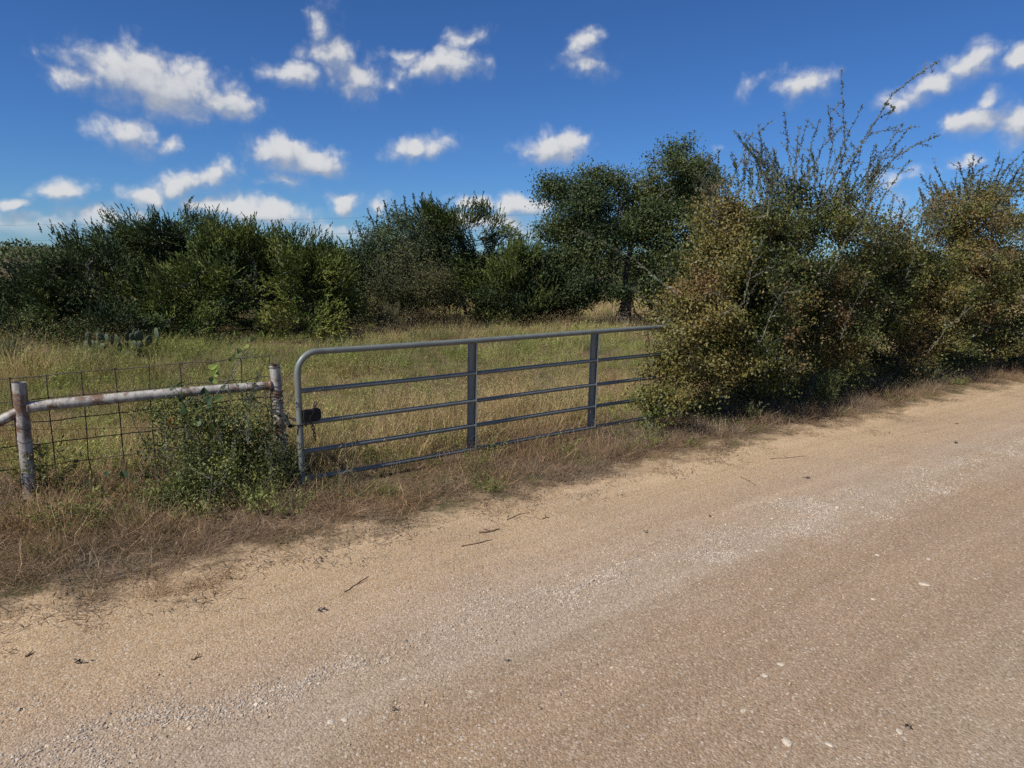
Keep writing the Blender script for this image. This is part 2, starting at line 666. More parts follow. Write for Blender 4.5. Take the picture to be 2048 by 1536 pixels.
M_ROAD, t, out = material('caliche_dirt_road')
pos = t.new('ShaderNodeNewGeometry').outputs['Position']
spx = t.new('ShaderNodeSeparateXYZ')
t.link(pos, spx.inputs[0])
dxn = t.math('ADD', spx.outputs[0], 3.20)
dyn = t.math('SUBTRACT', spx.outputs[1], 4.12)
vv = t.math('ADD', t.math('MULTIPLY', dxn, .596), t.math('MULTIPLY', dyn, -.803))
uu = t.math('ADD', t.math('MULTIPLY', dxn, .803), t.math('MULTIPLY', dyn, .596))
cb = t.new('ShaderNodeCombineXYZ')
t.link(t.math('MULTIPLY', uu, .35), cb.inputs[0])
t.link(vv, cb.inputs[1])
streak = t.noise(cb.outputs[0], 1.4, 4.0, .6, dim='2D')
patch = t.noise(pos, .9, 4.0, .62, dim='2D')
grit = t.noise(pos, 55.0, 5.0, .72, dim='2D')
grit2 = t.noise(pos, 160.0, 3.0, .7, dim='2D')
v2 = t.math('ADD', vv, t.math('MULTIPLY', t.math('SUBTRACT', streak, .5), .9))
v2 = t.math('ADD', v2, t.math('MULTIPLY', t.math('SUBTRACT', patch, .5), .8))
# sandy shoulder -> pinkish tan -> loose grey gravel windrow -> packed brown wheel path -> grey crown
c = t.ramp(t.math('MULTIPLY', v2, .2), [(0.0, (.56, .405, .245)), (.10, (.50, .358, .215)), (.22, (.465, .335, .215)), (.33, (.45, .345, .250)), (.40, (.435, .34, .25)),
                                        (.50, (.375, .268, .175)), (.70, (.375, .27, .18)), (.85, (.40, .312, .225)), (1.0, (.42, .345, .265))])
c = t.mix(t.math('MULTIPLY', t.smooth(patch, .5, .7), .45), c, (.40, .285, .175))
vo = t.voronoi(pos, 75.0)
vo2 = t.voronoi(pos, 38.0)
hs = t.new('ShaderNodeSeparateColor')
t.link(vo.outputs['Color'], hs.inputs[0])
hs2 = t.new('ShaderNodeSeparateColor')
t.link(vo2.outputs['Color'], hs2.inputs[0])
c = t.mix(t.math('MULTIPLY', t.smooth(hs.outputs[0], .55, .95), .30), c, (.62, .53, .42))
c = t.mix(t.math('MULTIPLY', t.smooth(hs.outputs[1], .6, .98), .42), c, (.155, .11, .08))
c = t.mix(t.math('MULTIPLY', t.smooth(hs2.outputs[0], .86, .97), t.smooth(vo2.outputs['Distance'], .36, .22)), c, (.56, .49, .41))
c = t.mix(1.0, c, t.ramp(grit, [(.3, (.66, .65, .64)), (.5, (1, 1, 1)), (.72, (1.16, 1.16, 1.15))]), 'MULTIPLY')
cb2 = t.new('ShaderNodeCombineXYZ')
t.link(t.math('MULTIPLY', uu, .05), cb2.inputs[0])
t.link(vv, cb2.inputs[1])
tyre = t.noise(cb2.outputs[0], 5.5, 3.0, .6, dim='2D')
c = t.mix(1.0, c, t.ramp(tyre, [(.34, (.825, .81, .795)), (.5, (.875, .865, .855)), (.66, (.92, .91, .905))]), 'MULTIPLY')
p = t.new('ShaderNodeBsdfPrincipled')
t.link(c, p.inputs['Base Color'])
p.inputs['Roughness'].default_value = .95
p.inputs['Specular IOR Level'].default_value = .08
hgt = t.math('ADD', t.math('MULTIPLY', grit, .7), t.math('MULTIPLY', t.math('SUBTRACT', .5, vo.outputs['Distance']), .5))
hgt = t.math('ADD', hgt, t.math('MULTIPLY', grit2, .25))
b = t.new('ShaderNodeBump')
b.inputs['Strength'].default_value = .75
b.inputs['Distance'].default_value = .011
t.link(hgt, b.inputs['Height'])
t.link(b.outputs[0], p.inputs['Normal'])
t.link(p.outputs[0], out.inputs[0])
add_obj('road', mesh_np('road', np.c_[rxy, road_z(rxy)], rf, M_ROAD, None, True), kind='structure')

# ------------------------------------------------------------------ scatter (uncountable cover) by geometry nodes


def scatter(name, pts, rot, scl, idx, tint, protos, label, cat):
    coll = bpy.data.collections.new(name + '_pieces')
    for o in protos:
        coll.objects.link(o)
    me = bpy.data.meshes.new(name)
    me.vertices.add(len(pts))
    me.vertices.foreach_set('co', np.asarray(pts, np.float32).ravel())

    def attr(nm, typ, key, data):
        a = me.attributes.new(nm, typ, 'POINT')
        a.data.foreach_set(key, np.ascontiguousarray(data).ravel())
    attr('rot', 'FLOAT_VECTOR', 'vector', np.asarray(rot, np.float32))
    attr('scl', 'FLOAT_VECTOR', 'vector', np.asarray(scl, np.float32))
    attr('pick', 'INT', 'value', np.asarray(idx, np.int32))
    attr('tint', 'FLOAT_COLOR', 'color', np.c_[tint, np.ones(len(tint))].astype(np.float32))
    o = add_obj(name, me, kind='stuff', label=label, cat=cat)
    ng = bpy.data.node_groups.new(name + '_nodes', 'GeometryNodeTree')
    ng.interface.new_socket('Geometry', in_out='INPUT', socket_type='NodeSocketGeometry')
    ng.interface.new_socket('Geometry', in_out='OUTPUT', socket_type='NodeSocketGeometry')
    g = NT(ng)
    a, z = g.new('NodeGroupInput'), g.new('NodeGroupOutput')
    ci = g.new('GeometryNodeCollectionInfo')
    ci.inputs[0].default_value = coll
    ci.inputs['Separate Children'].default_value = True
    ci.inputs['Reset Children'].default_value = True
    iop = g.new('GeometryNodeInstanceOnPoints')

    def named(nm, typ):
        nd = g.new('GeometryNodeInputNamedAttribute', data_type=typ)
        nd.inputs['Name'].default_value = nm
        return nd.outputs[0]
    e2r = g.new('FunctionNodeEulerToRotation')
    g.link(named('rot', 'FLOAT_VECTOR'), e2r.inputs[0])
    g.link(a.outputs[0], iop.inputs['Points'])
    g.link(ci.outputs[0], iop.inputs['Instance'])
    iop.inputs['Pick Instance'].default_value = True
    g.link(named('pick', 'INT'), iop.inputs['Instance Index'])
    g.link(e2r.outputs[0], iop.inputs['Rotation'])
    g.link(named('scl', 'FLOAT_VECTOR'), iop.inputs['Scale'])
    g.link(iop.outputs[0], z.inputs[0])
    md = o.modifiers.new('scatter', 'NODES')
    md.node_group = ng
    return o


def blades(rng, n, radius, hmin, hmax, width, lean, curl, segs=3, tangle=0.0):
    """n curved grass blades as strips; returns verts, quads, per-face grey variation"""
    ang = rng.uniform(0, 2 * np.pi, n)
    rad = radius * np.sqrt(rng.uniform(0, 1, n))
    base = np.c_[rad * np.cos(ang), rad * np.sin(ang), np.full(n, -.02)]
    h = rng.uniform(hmin, hmax, n)
    la = ang + rng.normal(0, .9, n)
    ln = np.abs(rng.normal(lean, lean * .6, n))
    d = np.c_[np.cos(la) * ln, np.sin(la) * ln, np.ones(n)]
    d = unit(d)
    if tangle:
        d = unit(d + rng.normal(0, tangle, (n, 3)) * [1, 1, .5])
        d[:, 2] = np.abs(d[:, 2]) * .8 + .05
        d = unit(d)
    sidea = rng.uniform(0, 2 * np.pi, n)
    side = np.c_[np.cos(sidea), np.sin(sidea), np.zeros(n)]
    vs = []
    pcur = base.copy()
    dirc = d.copy()
    bend = np.c_[np.cos(la), np.sin(la), np.full(n, -.7)] * np.abs(rng.normal(curl, curl * .5, n))[:, None]
    for s in range(segs + 1):
        wd = width * (1 - (s / segs) ** 1.5 * .85) * rng.uniform(.7, 1.3, n)
        vs.append(pcur - side * wd[:, None] * .5)
        vs.append(pcur + side * wd[:, None] * .5)
        pcur = pcur + dirc * (h / segs)[:, None]
        dirc = unit(dirc + bend / segs + rng.normal(0, .12 + tangle * .3, (n, 3)))
    v = np.stack(vs, 1).reshape(-1, 3)           # n * (segs+1)*2
    k = (segs + 1) * 2
    b0 = np.arange(n) * k
    f = np.concatenate([np.c_[b0 + 2 * s, b0 + 2 * s + 1, b0 + 2 * s + 3, b0 + 2 * s + 2] for s in range(segs)])
    var = np.tile(rng.uniform(.5, 1.2, n) * np.where(rng.random(n) < .14, 1.6, 1.0), segs)
    return v, f, var, pcur


def diamonds(base, axis, side, L, W, fold=.15):
    """one four-cornered leaf per row"""
    nrm = np.cross(axis, side)
    L = L[:, None]
    W = W[:, None]
    mid = base + axis * L * .5 + nrm * W * fold
    v = np.stack([base, mid - side * W * .5, base + axis * L, mid + side * W * .5], 1).reshape(-1, 3)
    f = np.arange(len(base) * 4).reshape(-1, 4)
    return v, f


def rand_dirs(rng, n):
    return unit(rng.normal(0, 1, (n, 3)))


def perp(rng, ax):
    r = rand_dirs(rng, len(ax))
    return unit(np.cross(ax, r))


def proto(name, v, f, col, mat):
    return bpy.data.objects.new(name, mesh_np(name, v, f, mat, col))


rng = np.random.default_rng(7)
grass_protos = []
WHITE = np.array([1.0, 1.0, 1.0])
# a,b: fine tangled dry stems (verge)
for k in range(4):
    v, f, var, tip = blades(rng, 60, .17, .10, .34, .0042, .75, .8, 4, .65)
    col = var[:, None] * np.array([1, 1, 1]) * rng.uniform(.8, 1.15, (len(var), 1))
    grass_protos.append(proto('a%d_dry_tangle' % k, v, f, col, M_GRASS))
# upright leafy meadow grass with thin blades
for k in range(4):
    v, f, var, tip = blades(rng, 55, .15, .14, .42, .0058, .32, .5, 3, .12)
    grass_protos.append(proto('b%d_meadow_tuft' % k, v, f, var[:, None] * WHITE, M_GRASS))
# seeded straw stems with pale heads
for k in range(3):
    v, f, var, tip = blades(rng, 26, .16, .30, .55, .0036, .25, .28, 3, .08)
    nb = 26 * 4
    src = np.repeat(tip, 4, 0) + rng.normal(0, .02, (nb, 3)) - np.array([0, 0, .02])
    ax = unit(rng.normal(0, .5, (nb, 3)) + [0, 0, .6])
    dv, df = diamonds(src, ax, perp(rng, ax), rng.uniform(.014, .028, nb), rng.uniform(.003, .006, nb))
    col = np.concatenate([var, rng.uniform(.9, 1.25, nb)])[:, None] * WHITE
    grass_protos.append(proto('c%d_seeded_straw' % k, np.concatenate([v, dv]), np.concatenate([f, df + len(v)]), col, M_GRASS))
# low leafy forbs: thin stems with many small leaves
for k in range(3):
    v, f, var, tip = blades(rng, 16, .12, .12, .36, .0040, .4, .2, 3, .2)
    nb = 190
    st = rng.integers(0, 16, nb)
    s0 = v.reshape(16, 8, 3)[st]
    sg = rng.uniform(.25, 1, nb) * 3
    lo = np.floor(np.minimum(sg, 2.99)).astype(int)
    fr = (sg - lo)[:, None]
    base = s0[np.arange(nb), lo * 2] * (1 - fr) + s0[np.arange(nb), lo * 2 + 2] * fr
    ax = unit(rng.normal(0, 1, (nb, 3)) + [0, 0, .5])
    dv, df = diamonds(base, ax, perp(rng, ax), rng.uniform(.02, .05, nb), rng.uniform(.007, .015, nb))
    col = np.concatenate([var * .8, rng.uniform(.7, 1.4, nb)])[:, None] * WHITE
    grass_protos.append(proto('d%d_leafy_forb' % k, np.concatenate([v, dv]), np.concatenate([f, df + len(v)]), col, M_GRASS))
# flattened litter: stems lying on the soil
for k in range(3):
    n = 45
    base = np.c_[rng.normal(0, .12, n), rng.normal(0, .12, n), rng.uniform(.0, .03, n)]
    a_ = rng.uniform(0, 2 * np.pi, n)
    ax = unit(np.c_[np.cos(a_), np.sin(a_), rng.normal(.08, .12, n)])
    sd = unit(np.cross(ax, np.array([0, 0, 1.0])))
    dv, df = diamonds(base, ax, sd, rng.uniform(.03, .15, n), rng.uniform(.003, .009, n))
    grass_protos.append(proto('e%d_flat_litter' % k, dv, df, rng.uniform(.5, 1.3, n)[:, None] * WHITE, M_GRASS))
for k in range(3):
    v, f, var, tip = blades(rng, 12, .14, .30, .62, .0045, 1.3, .9, 5, .35)
    grass_protos.append(proto('f%d_lying_straw' % k, v, f, (var * 1.25)[:, None] * WHITE, M_GRASS))
F_ = [17, 18, 19]
A_, B_, C_, D_, E_ = [0, 1, 2, 3], [4, 5, 6, 7], [8, 9, 10], [11, 12, 13], [14, 15, 16]

C_BROWN = np.array([.235, .158, .095])
C_RUST = np.array([.240, .145, .080])
C_MAUVE = np.array([.215, .165, .122])
C_STRAW = np.array([.40, .29, .16])
C_GREEN = np.array([.175, .195, .062])
C_BRIGHT = np.array([.215, .255, .065])
C_OLIVE = np.array([.190, .185, .078])
C_GREYG = np.array([.150, .160, .090])


def view_points(rng, n, u0, u1, v0, v1):
    uu_ = rng.uniform(u0, u1, n)
    vv_ = rng.uniform(v0, v1, n)
    return RO + uu_[:, None] * RT + vv_[:, None] * RN, uu_, vv_


def in_view(xy, margin=.08):
    y = xy[:, 1]
    lim = (1024 / FPX + margin) * (y * 1.02 + .45) + .4
    return (np.abs(xy[:, 0]) < lim) & (y > 1.0)


def pick_from(rng, cls, tables):
    out = np.zeros(len(cls), int)
    for k, tb in enumerate(tables):
        m = cls == k
        out[m] = rng.choice(tb, m.sum())
    return out


def choose(rng, weights):
    wgt = weights / weights.sum(1, keepdims=True)
    cum = np.cumsum(wgt, 1)
    r = rng.uniform(0, 1, (len(wgt), 1))
    return np.minimum((r > cum).sum(1), wgt.shape[1] - 1)


# verge: from the road's edge to the fence line, thin at the edge
rng = np.random.default_rng(11)
xy, uu_, vv_ = view_points(rng, 15000, -4, 34, -3.0, .25)
ok = in_view(xy)
e = (fbm(xy, 1.1, 3, 41) - .5) * 1.5 + (fbm(xy, 4.5, 2, 43) - .5) * .7
dens = (.12 + .88 * sstep(-(vv_ + e), .12, .5)) * sstep(-(vv_ + e), -.2, .15) * (1 - .45 * sstep(uu_, 14, 30))
patch = fbm(xy, 2.3, 3, 77)
dens *= .30 + .95 * sstep(patch, .40, .58)
ok &= rng.uniform(0, 1, len(xy)) < dens
xy, uu_, vv_ = xy[ok], uu_[ok], vv_[ok]
n = len(xy)
deep = sstep(-vv_, .5, 1.7)
gpatch = sstep(fbm(xy, .8, 3, 55), .45, .62)
gpatch = gpatch * np.maximum(.10, 1 - sstep(uu_, 1.6, 3.2)) + .35 * sstep(uu_, 11, 15) * sstep(-vv_, .4, 1.0)
wts = np.c_[.80 - .2 * deep, .02 + .30 * deep * gpatch, .05 + .08 * deep, .02 + .42 * deep * gpatch, .36 * (1 - deep) + .10, np.full(n, .09)]
cls = choose(rng, wts)
idx = pick_from(rng, cls, [A_, B_, C_, D_, E_, F_])
mixn = fbm(xy, 1.3, 2, 91)[:, None] + rng.normal(0, .12, (n, 1))
tint = C_BROWN * (1 - sstep(mixn, .35, .65)) + C_MAUVE * sstep(mixn, .35, .65)
rst = sstep(fbm(xy, .9, 2, 21), .5, .66)[:, None]
tint = tint * (1 - rst * .6) + C_RUST * rst * .6
grn = (deep * gpatch)[:, None] * .6
tint = tint * (1 - grn) + C_OLIVE * grn
m = cls == 1
tint[m] = C_OLIVE * .55 + C_GREEN * .5
m = cls == 2
tint[m] = C_STRAW * .9
m = cls == 3
tint[m] = C_GREEN * .8
m = cls == 5
tint[m] = C_STRAW * .95
tint *= rng.uniform(.85, 1.55, (n, 1))
sc = rng.uniform(.75, 1.35, n) * (.5 + .55 * sstep(-vv_, .1, 1.0))
sc = sc * (1 + .15 * sstep(-vv_, 1.0, 2.4)) * np.where((cls == 1) | (cls == 2) | (cls == 5), .55, 1.0) * np.where(uu_ > 2.2, .76 + .24 * sstep(-vv_, 1.9, 2.3) + .22 * (1 - sstep(-vv_, .9, 1.3)), 1.0)
z = np.maximum(ground_z(xy), np.where(vv_ > -.6, road_z(xy), -1))
scatter('verge_grass', np.c_[xy, z], np.c_[rng.normal(0, .12, n), rng.normal(0, .12, n), rng.uniform(0, 6.28, n)],
        np.c_[sc, sc, sc * rng.uniform(.8, 1.15, n)], idx, tint, grass_protos,
        'dry brown tangled grass and weeds along the road verge', 'grass')

# meadow beyond the fence and gate
rng = np.random.default_rng(12)
xs, cl = [], []
Yr = rng.uniform(0, 1, 19000)
Yv = 7.0 * (46.0 / 7.0) ** (Yr ** .85)
Xv = rng.uniform(-1, 1, 19000) * (.80 * Yv + 1.2)
xy = np.c_[Xv, Yv]
uu_, vv_ = road_uv(xy)
ok = (vv_ < -1.9)
xy = xy[ok]
n = len(xy)
dist = np.hypot(xy[:, 0], xy[:, 1])
g1 = fbm(xy * [1, .55], .42, 3, 201)
g2 = fbm(xy * [1, .6], .8, 3, 203)
g3 = fbm(xy, 1.6, 2, 205)
green = .22 + .78 * sstep(g1, .43, .55)
straw = sstep(g2, .50, .62) * (1 - .6 * green)
straw = np.maximum(straw, sstep(dist, 18, 24) * .85 * (xy[:, 0] > -5.5))
straw = np.maximum(straw, (1 - sstep(dist, 9.5, 12.0)) * .6)
straw = np.maximum(straw, .95 * (xy[:, 0] > .5) * (xy[:, 0] < 8) * sstep(dist, 22.5, 24.5))
leftgreen = sstep(-xy[:, 0], 6.2, 8.5) * (1 - sstep(dist, 16, 20))
green = np.maximum(green, leftgreen * .9)
mauve = sstep(g3, .55, .68) * (1 - straw)
wts = np.c_[.22 + .4 * mauve, .40 + .5 * green, .10 + .55 * straw, .12 + .42 * green, np.full(n, .08)]
cls = choose(rng, wts)
idx = pick_from(rng, cls, [A_, B_, C_, D_, E_])
base = C_OLIVE[None, :] * np.ones((n, 1))
base = base * (1 - green[:, None] * .75) + C_GREEN * green[:, None] * .75
base = base * (1 - straw[:, None] * .8) + C_STRAW * .82 * straw[:, None] * .8
base = base * (1 - mauve[:, None] * .6) + C_MAUVE * mauve[:, None] * .6
m = cls == 0
base[m] = base[m] * .45 + C_MAUVE * .6
m = cls == 2
base[m] = base[m] * .4 + C_STRAW * .55
m = cls == 3
base[m] = C_GREEN * .8 + (green[m, None] * .35) * C_BRIGHT
rst = sstep(fbm(xy, 1.1, 2, 221), .6, .7)[:, None] * (1 - sstep(dist, 12, 18))[:, None]
base = base * (1 - rst * .5) + C_RUST * rst * .5
tallp = sstep(fbm(xy, .55, 3, 231), .5, .64)
base *= rng.uniform(1.05, 1.75, (n, 1)) * (1 + .25 * (straw - .4))[:, None]
near = 1 - sstep(dist, 8, 11)
sc = rng.uniform(.6, 1.15, n) * (.72 + .45 * tallp + .12 * sstep(dist, 12, 35)) * (1 + .45 * leftgreen)
sxy = sc * (1 + 1.3 * sstep(dist, 14, 45))
scatter('meadow_grass', np.c_[xy, ground_z(xy)], np.c_[rng.normal(0, .1, n), rng.normal(0, .1, n), rng.uniform(0, 6.28, n)],
        np.c_[sxy, sxy, sc * rng.uniform(.8, 1.15, n)], idx, base, grass_protos,
        'yellow green and straw coloured grass filling the meadow', 'grass')

# gravel on the road


def stone_proto(name, rng, flat):
    import bmesh
    bm = bmesh.new()
    bmesh.ops.create_icosphere(bm, subdivisions=1, radius=1.0)
    for vt in bm.verts:
        k = rng.uniform(.72, 1.18)
        vt.co = Vector((vt.co.x * k, vt.co.y * k * rng.uniform(.8, 1), vt.co.z * k * flat))
    me = bpy.data.meshes.new(name)
    bm.to_mesh(me)
    bm.free()
    a = me.attributes.new('leafcol', 'FLOAT_COLOR', 'FACE')
    cv = rng.uniform(.9, 1.1, len(me.polygons))
    a.data.foreach_set('color', np.c_[cv, cv, cv, np.ones(len(cv))].astype(np.float32).ravel())
    me.materials.append(M_STONE)
    return bpy.data.objects.new(name, me)


rng = np.random.default_rng(21)
stones = [stone_proto('s%d_pebble' % k, rng, f_) for k, f_ in enumerate((.55, .7, .45, .6))]
NP_ = 220000
NB_ = 90000
u_ = np.concatenate([rng.uniform(-1.5, 16, NP_), -1.5 + 13.5 * rng.random(NB_) ** 1.3])
v_ = np.concatenate([rng.uniform(-.2, 5.6, NP_), rng.uniform(1.0, 2.7, NB_)])
NP_ = NP_ + NB_
xy = RO + u_[:, None] * RT + v_[:, None] * RN
w1 = (fbm(np.c_[u_ * .35, v_], 1.4, 3, 61) - .5) * 1.3
w1 = w1 * .55 + (fbm(xy, 2.6, 2, 67) - .5) * .9
band = np.exp(-((v_ + w1 - 1.72 - .03 * u_) / .27) ** 2)
band2 = np.exp(-((v_ + w1 - 4.6) / .6) ** 2)
pt = sstep(fbm(xy, 1.8, 3, 63), .42, .6)
dens = .10 + .95 * band * (.30 + .70 * pt) + .40 * band2 * pt + .06 * pt
dist = np.hypot(xy[:, 0], xy[:, 1])
dens *= np.clip(6.0 / dist, .25, 1)
ok = in_view(xy) & (rng.uniform(0, 1, NP_) < dens) & (v_ > .15)
xy, band, v_ = xy[ok], band[ok], v_[ok]
n = len(xy)
size = .0028 + .0034 * rng.random(n) ** 2.5 + .0046 * band * rng.random(n) + (rng.random(n) < .015) * rng.uniform(.003, .009, n)
grey = (band * .8 + .2 * rng.random(n))[:, None]
tint = np.array([.42, .315, .215]) * (1 - grey) + np.array([.42, .358, .292]) * grey
tint *= rng.uniform(.55, 1.2, (n, 1))
pale = (rng.random(n) < .035)[:, None]
tint = np.where(pale, np.array([.56, .48, .38]) * rng.uniform(.85, 1.1, (n, 1)), tint)
scatter('gravel', np.c_[xy, road_z(xy) + size * .15], np.c_[rng.normal(0, .3, n), rng.normal(0, .3, n), rng.uniform(0, 6.28, n)],
        np.c_[size * rng.uniform(.8, 1.4, n), size * rng.uniform(.8, 1.3, n), size], rng.integers(0, 4, n), tint, stones,
        'loose grey and tan pebbles strewn over the dirt road', 'gravel')

# leaf litter and straw bits on the road's sandy edge
rng = np.random.default_rng(23)
lit_protos = []
for k in range(3):
    n = 9
    base = np.c_[rng.normal(0, .035, n), rng.normal(0, .035, n), rng.uniform(.002, .012, n)]
    a_ = rng.uniform(0, 6.28, n)
    ax = unit(np.c_[np.cos(a_), np.sin(a_), rng.normal(.15, .2, n)])
    sd = unit(np.cross(ax, np.array([0, 0, 1.0])) + rng.normal(0, .25, (n, 3)))
    dv, df = diamonds(base, ax, sd, rng.uniform(.015, .04, n), rng.uniform(.006, .016, n))
    lit_protos.append(proto('l%d_leaf_bits' % k, dv, df, rng.uniform(.5, 1.3, n)[:, None] * WHITE, M_GRASS))
lit_protos += [bpy.data.objects.new('m%d_straw_bits' % k, grass_protos[14 + k].data) for k in range(3)]
xy, u_, v_ = view_points(rng, 15000, -3, 30, -.9, 1.3)
e = (fbm(xy, 1.1, 3, 41) - .5) * .9
pt = sstep(fbm(xy, 2.2, 3, 88), .45, .62)
dn = np.exp(-((v_ + e + .12) / .38) ** 2) * (.25 + .75 * pt) + .012 * np.exp(-((v_ - .5) / .6) ** 2)
ok = in_view(xy) & (rng.uniform(0, 1, len(xy)) < dn * .36)
xy = xy[ok]
n = len(xy)
pk = np.where(rng.random(n) < .6, rng.integers(0, 3, n), rng.integers(3, 6, n))
sc = rng.uniform(.5, 1.1, n)
tint = np.where(rng.random((n, 1)) < .5, C_BROWN, C_MAUVE) * rng.uniform(.7, 1.6, (n, 1))
z = np.maximum(ground_z(xy), road_z(xy)) + .002
scatter('leaf_litter', np.c_[xy, z], np.c_[np.zeros(n), np.zeros(n), rng.uniform(0, 6.28, n)], np.c_[sc, sc, sc * .7], pk, tint, lit_protos,
        'brown dead leaves and straw drifted on the sandy road edge', 'leaf litter')

#PART2
# ------------------------------------------------------------------ pipe fence with welded wire


def gz(p):
    q = np.array([[p[0], p[1]]])
    return float(max(ground_z(q)[0], road_z(q)[0] if -.7 < road_uv(q)[1][0] < 9 else -9))


FP1 = on_ground(62, 1004)
FP2 = on_ground(571, 952)
fd = (FP2 - FP1)
fd.z = 0
FL = fd.length
fd.normalize()
fb = Vector((-fd.y, fd.x, 0))      # towards the meadow


def on_plane(px, py, p0, nrm):
    d = ray(px, py)
    e0 = Vector((0, 0, EYE))
    return e0 + d * ((p0 - e0).dot(nrm) / d.dot(nrm))


fence = thing('pipe_fence', (FP1.x, FP1.y, 0), 'peeling white pipe fence with rusty wire mesh left of the gate', 'fence')


def part(name, mb, mat, parent, smooth=True, **kw):
    o = add_obj(name, mb.mesh(name, mat, smooth), parent, **kw)
    o.matrix_parent_inverse = parent.matrix_world.inverted() if False else Matrix.Translation(-parent.location)
    return o


def sub(name, mb, mat, parent_part, smooth=True, **kw):
    return add_obj(name, mb.mesh(name, mat, smooth), parent_part, **kw)


def bent(a, b, n, rngs, amp):
    a, b = np.array(a), np.array(b)
    tt = np.linspace(0, 1, n)[:, None]
    return a + (b - a) * tt + rngs.normal(0, amp, (n, 3)) * np.sin(tt * np.pi)


rng = np.random.default_rng(31)
T1 = at_depth(38, 765, FP1.y)
T2 = at_depth(549, 728, FP2.y)
posts = []
for base, top, r in ((FP1, T1, .058), (FP2, T2, .054)):
    mb = MB()
    a, b_ = np.array(base) + [0, 0, -.25], np.array(top)
    tt = np.linspace(0, 1, 9)[:, None]
    mb.tube(a + (b_ - a) * tt, r, 16, cap=False)
    mb.tube(np.array([b_ + [0, 0, .001], b_ + [0, 0, -.25]]), [r * .82, r * .82], 16, cap=False)
    ang = np.linspace(0, 2 * np.pi, 16, endpoint=False)
    posts.append(part('post', mb, M_PIPE, fence))
posts[0]['label'] = 'white post streaked with rust'
posts[1]['label'] = 'leaning white post wrapped in wire'


def on_post(k, z):
    base, top = ((FP1, T1), (FP2, T2))[k]
    f_ = z / top.z
    return np.array(base) * (1 - f_) + np.array(top) * f_


RA = on_plane(52, 815, FP1, fb)
RB = on_plane(549, 771, FP2, fb)
r1 = on_post(0, RA.z)
r2 = on_post(1, RB.z)
mb = MB()
tt = np.linspace(0.02, .985, 14)[:, None]
mb.tube(r1 + (r2 - r1) * tt + np.c_[np.zeros(14), np.zeros(14), .012 * np.sin(tt[:, 0] * 3.1)], np.linspace(.052, .046, 14), 16)
part('top_rail', mb, M_PIPE, fence, label='white pipe rail rusted at its right end')
mb = MB()
b1 = on_post(0, RA.z - .02)
bdir = np.array([-fd.x * 1.0, -fd.y * 1.0, -.52])
mb.tube([b1 + bdir * .03, b1 + bdir * .5, b1 + bdir * 1.0, b1 + bdir * 2.3], .047, 16)
part('brace_pipe', mb, M_PIPE, fence)
for k, z_ in ((0, RA.z), (1, RB.z)):      # weld beads
    c_ = on_post(k, z_)
    mb = MB()
    sgn = 1 if k == 0 else -1
    ctr = c_ + np.array(fd) * .056 * sgn
    ang = np.linspace(0, 2 * np.pi, 14, endpoint=False)
    ring = ctr + .050 * (np.cos(ang)[:, None] * np.array(fb) + np.sin(ang)[:, None] * np.array([0, 0, 1.0]))
    mb.tube(ring, rng.uniform(.007, .012, 14), 6, closed=True)
    part('weld_bead', mb, M_PIPE if k == 0 else M_RUST, fence)
# wire mesh behind the rail
wp0 = FP1 + fb * .075
sfun = lambda p: (p - FP1).dot(fd)
tops = [-40, 20, 92, 162, 231, 297, 360, 422, 482, 538]
svals = [sfun(on_plane(x, 757 - (x - 20) * .0865, wp0, fb)) for x in tops]
zt1 = on_plane(20, 757, wp0, fb).z
zt2 = on_plane(538, 712, wp0, fb).z


def mesh_z(s, drop):
    f_ = (s - svals[1]) / (svals[-1] - svals[1])
    return (zt1 * (1 - f_) + zt2 * f_) - drop * 1.0


def wire_pt(s, drop, rg=None):
    p_ = np.array(wp0) + np.array(fd) * s
    p_[2] = mesh_z(s, drop)
    if rg is not None:
        p_ = p_ + rg.normal(0, .004, 3)
    return p_


for s in svals:
    mb = MB()
    mb.tube([wire_pt(s, d_, rng) for d_ in np.linspace(-.015, 1.32, 9)], .0058, 5)
    part('vertical_wire', mb, M_WIRE, fence)
drops = [0, .215, .43, .64, .85, 1.06, 1.26]
for d_ in drops:
    mb = MB()
    mb.tube([wire_pt(s, d_, rng) for s in np.linspace(svals[0], svals[-1], 22)], .0052, 5)
    part('horizontal_wire', mb, M_WIRE, fence)
for (pa, pb) in (((-60, 862), (548, 842)), ((-60, 760), (100, 756)), ((-60, 925), (560, 872))):
    mb = MB()
    a, b_ = np.array(on_plane(*pa, FP1 + fb * .05, fb)), np.array(on_plane(*pb, FP1 + fb * .05, fb))
    tt = np.linspace(0, 1, 14)[:, None]
    mb.tube(a + (b_ - a) * tt + rng.normal(0, .004, (14, 3)) - np.c_[np.zeros(14), np.zeros(14), .02 * np.sin(tt[:, 0] * np.pi)], .0018, 4)
    part('loose_wire', mb, M_WIRE, fence)
for k, zs in ((0, (.93, .72, .60, .33)), (1, (1.20, 1.16, .98, .93, .91, .86, .83, .78, .73, .55, .40))):
    for z_ in zs:
        c_ = on_post(k, z_)
        ang = np.linspace(0, 2 * np.pi, 18, endpoint=False)
        tl = rng.normal(0, .012, 2)
        ring = c_ + .0585 * np.c_[np.cos(ang), np.sin(ang), np.zeros(18)] + np.c_[np.zeros((18, 2)), tl[0] * np.cos(ang) + tl[1] * np.sin(ang)]
        mb = MB()
        mb.tube(ring, .0032, 5, closed=True)
        part('wire_wrap', mb, M_WIRE, fence)

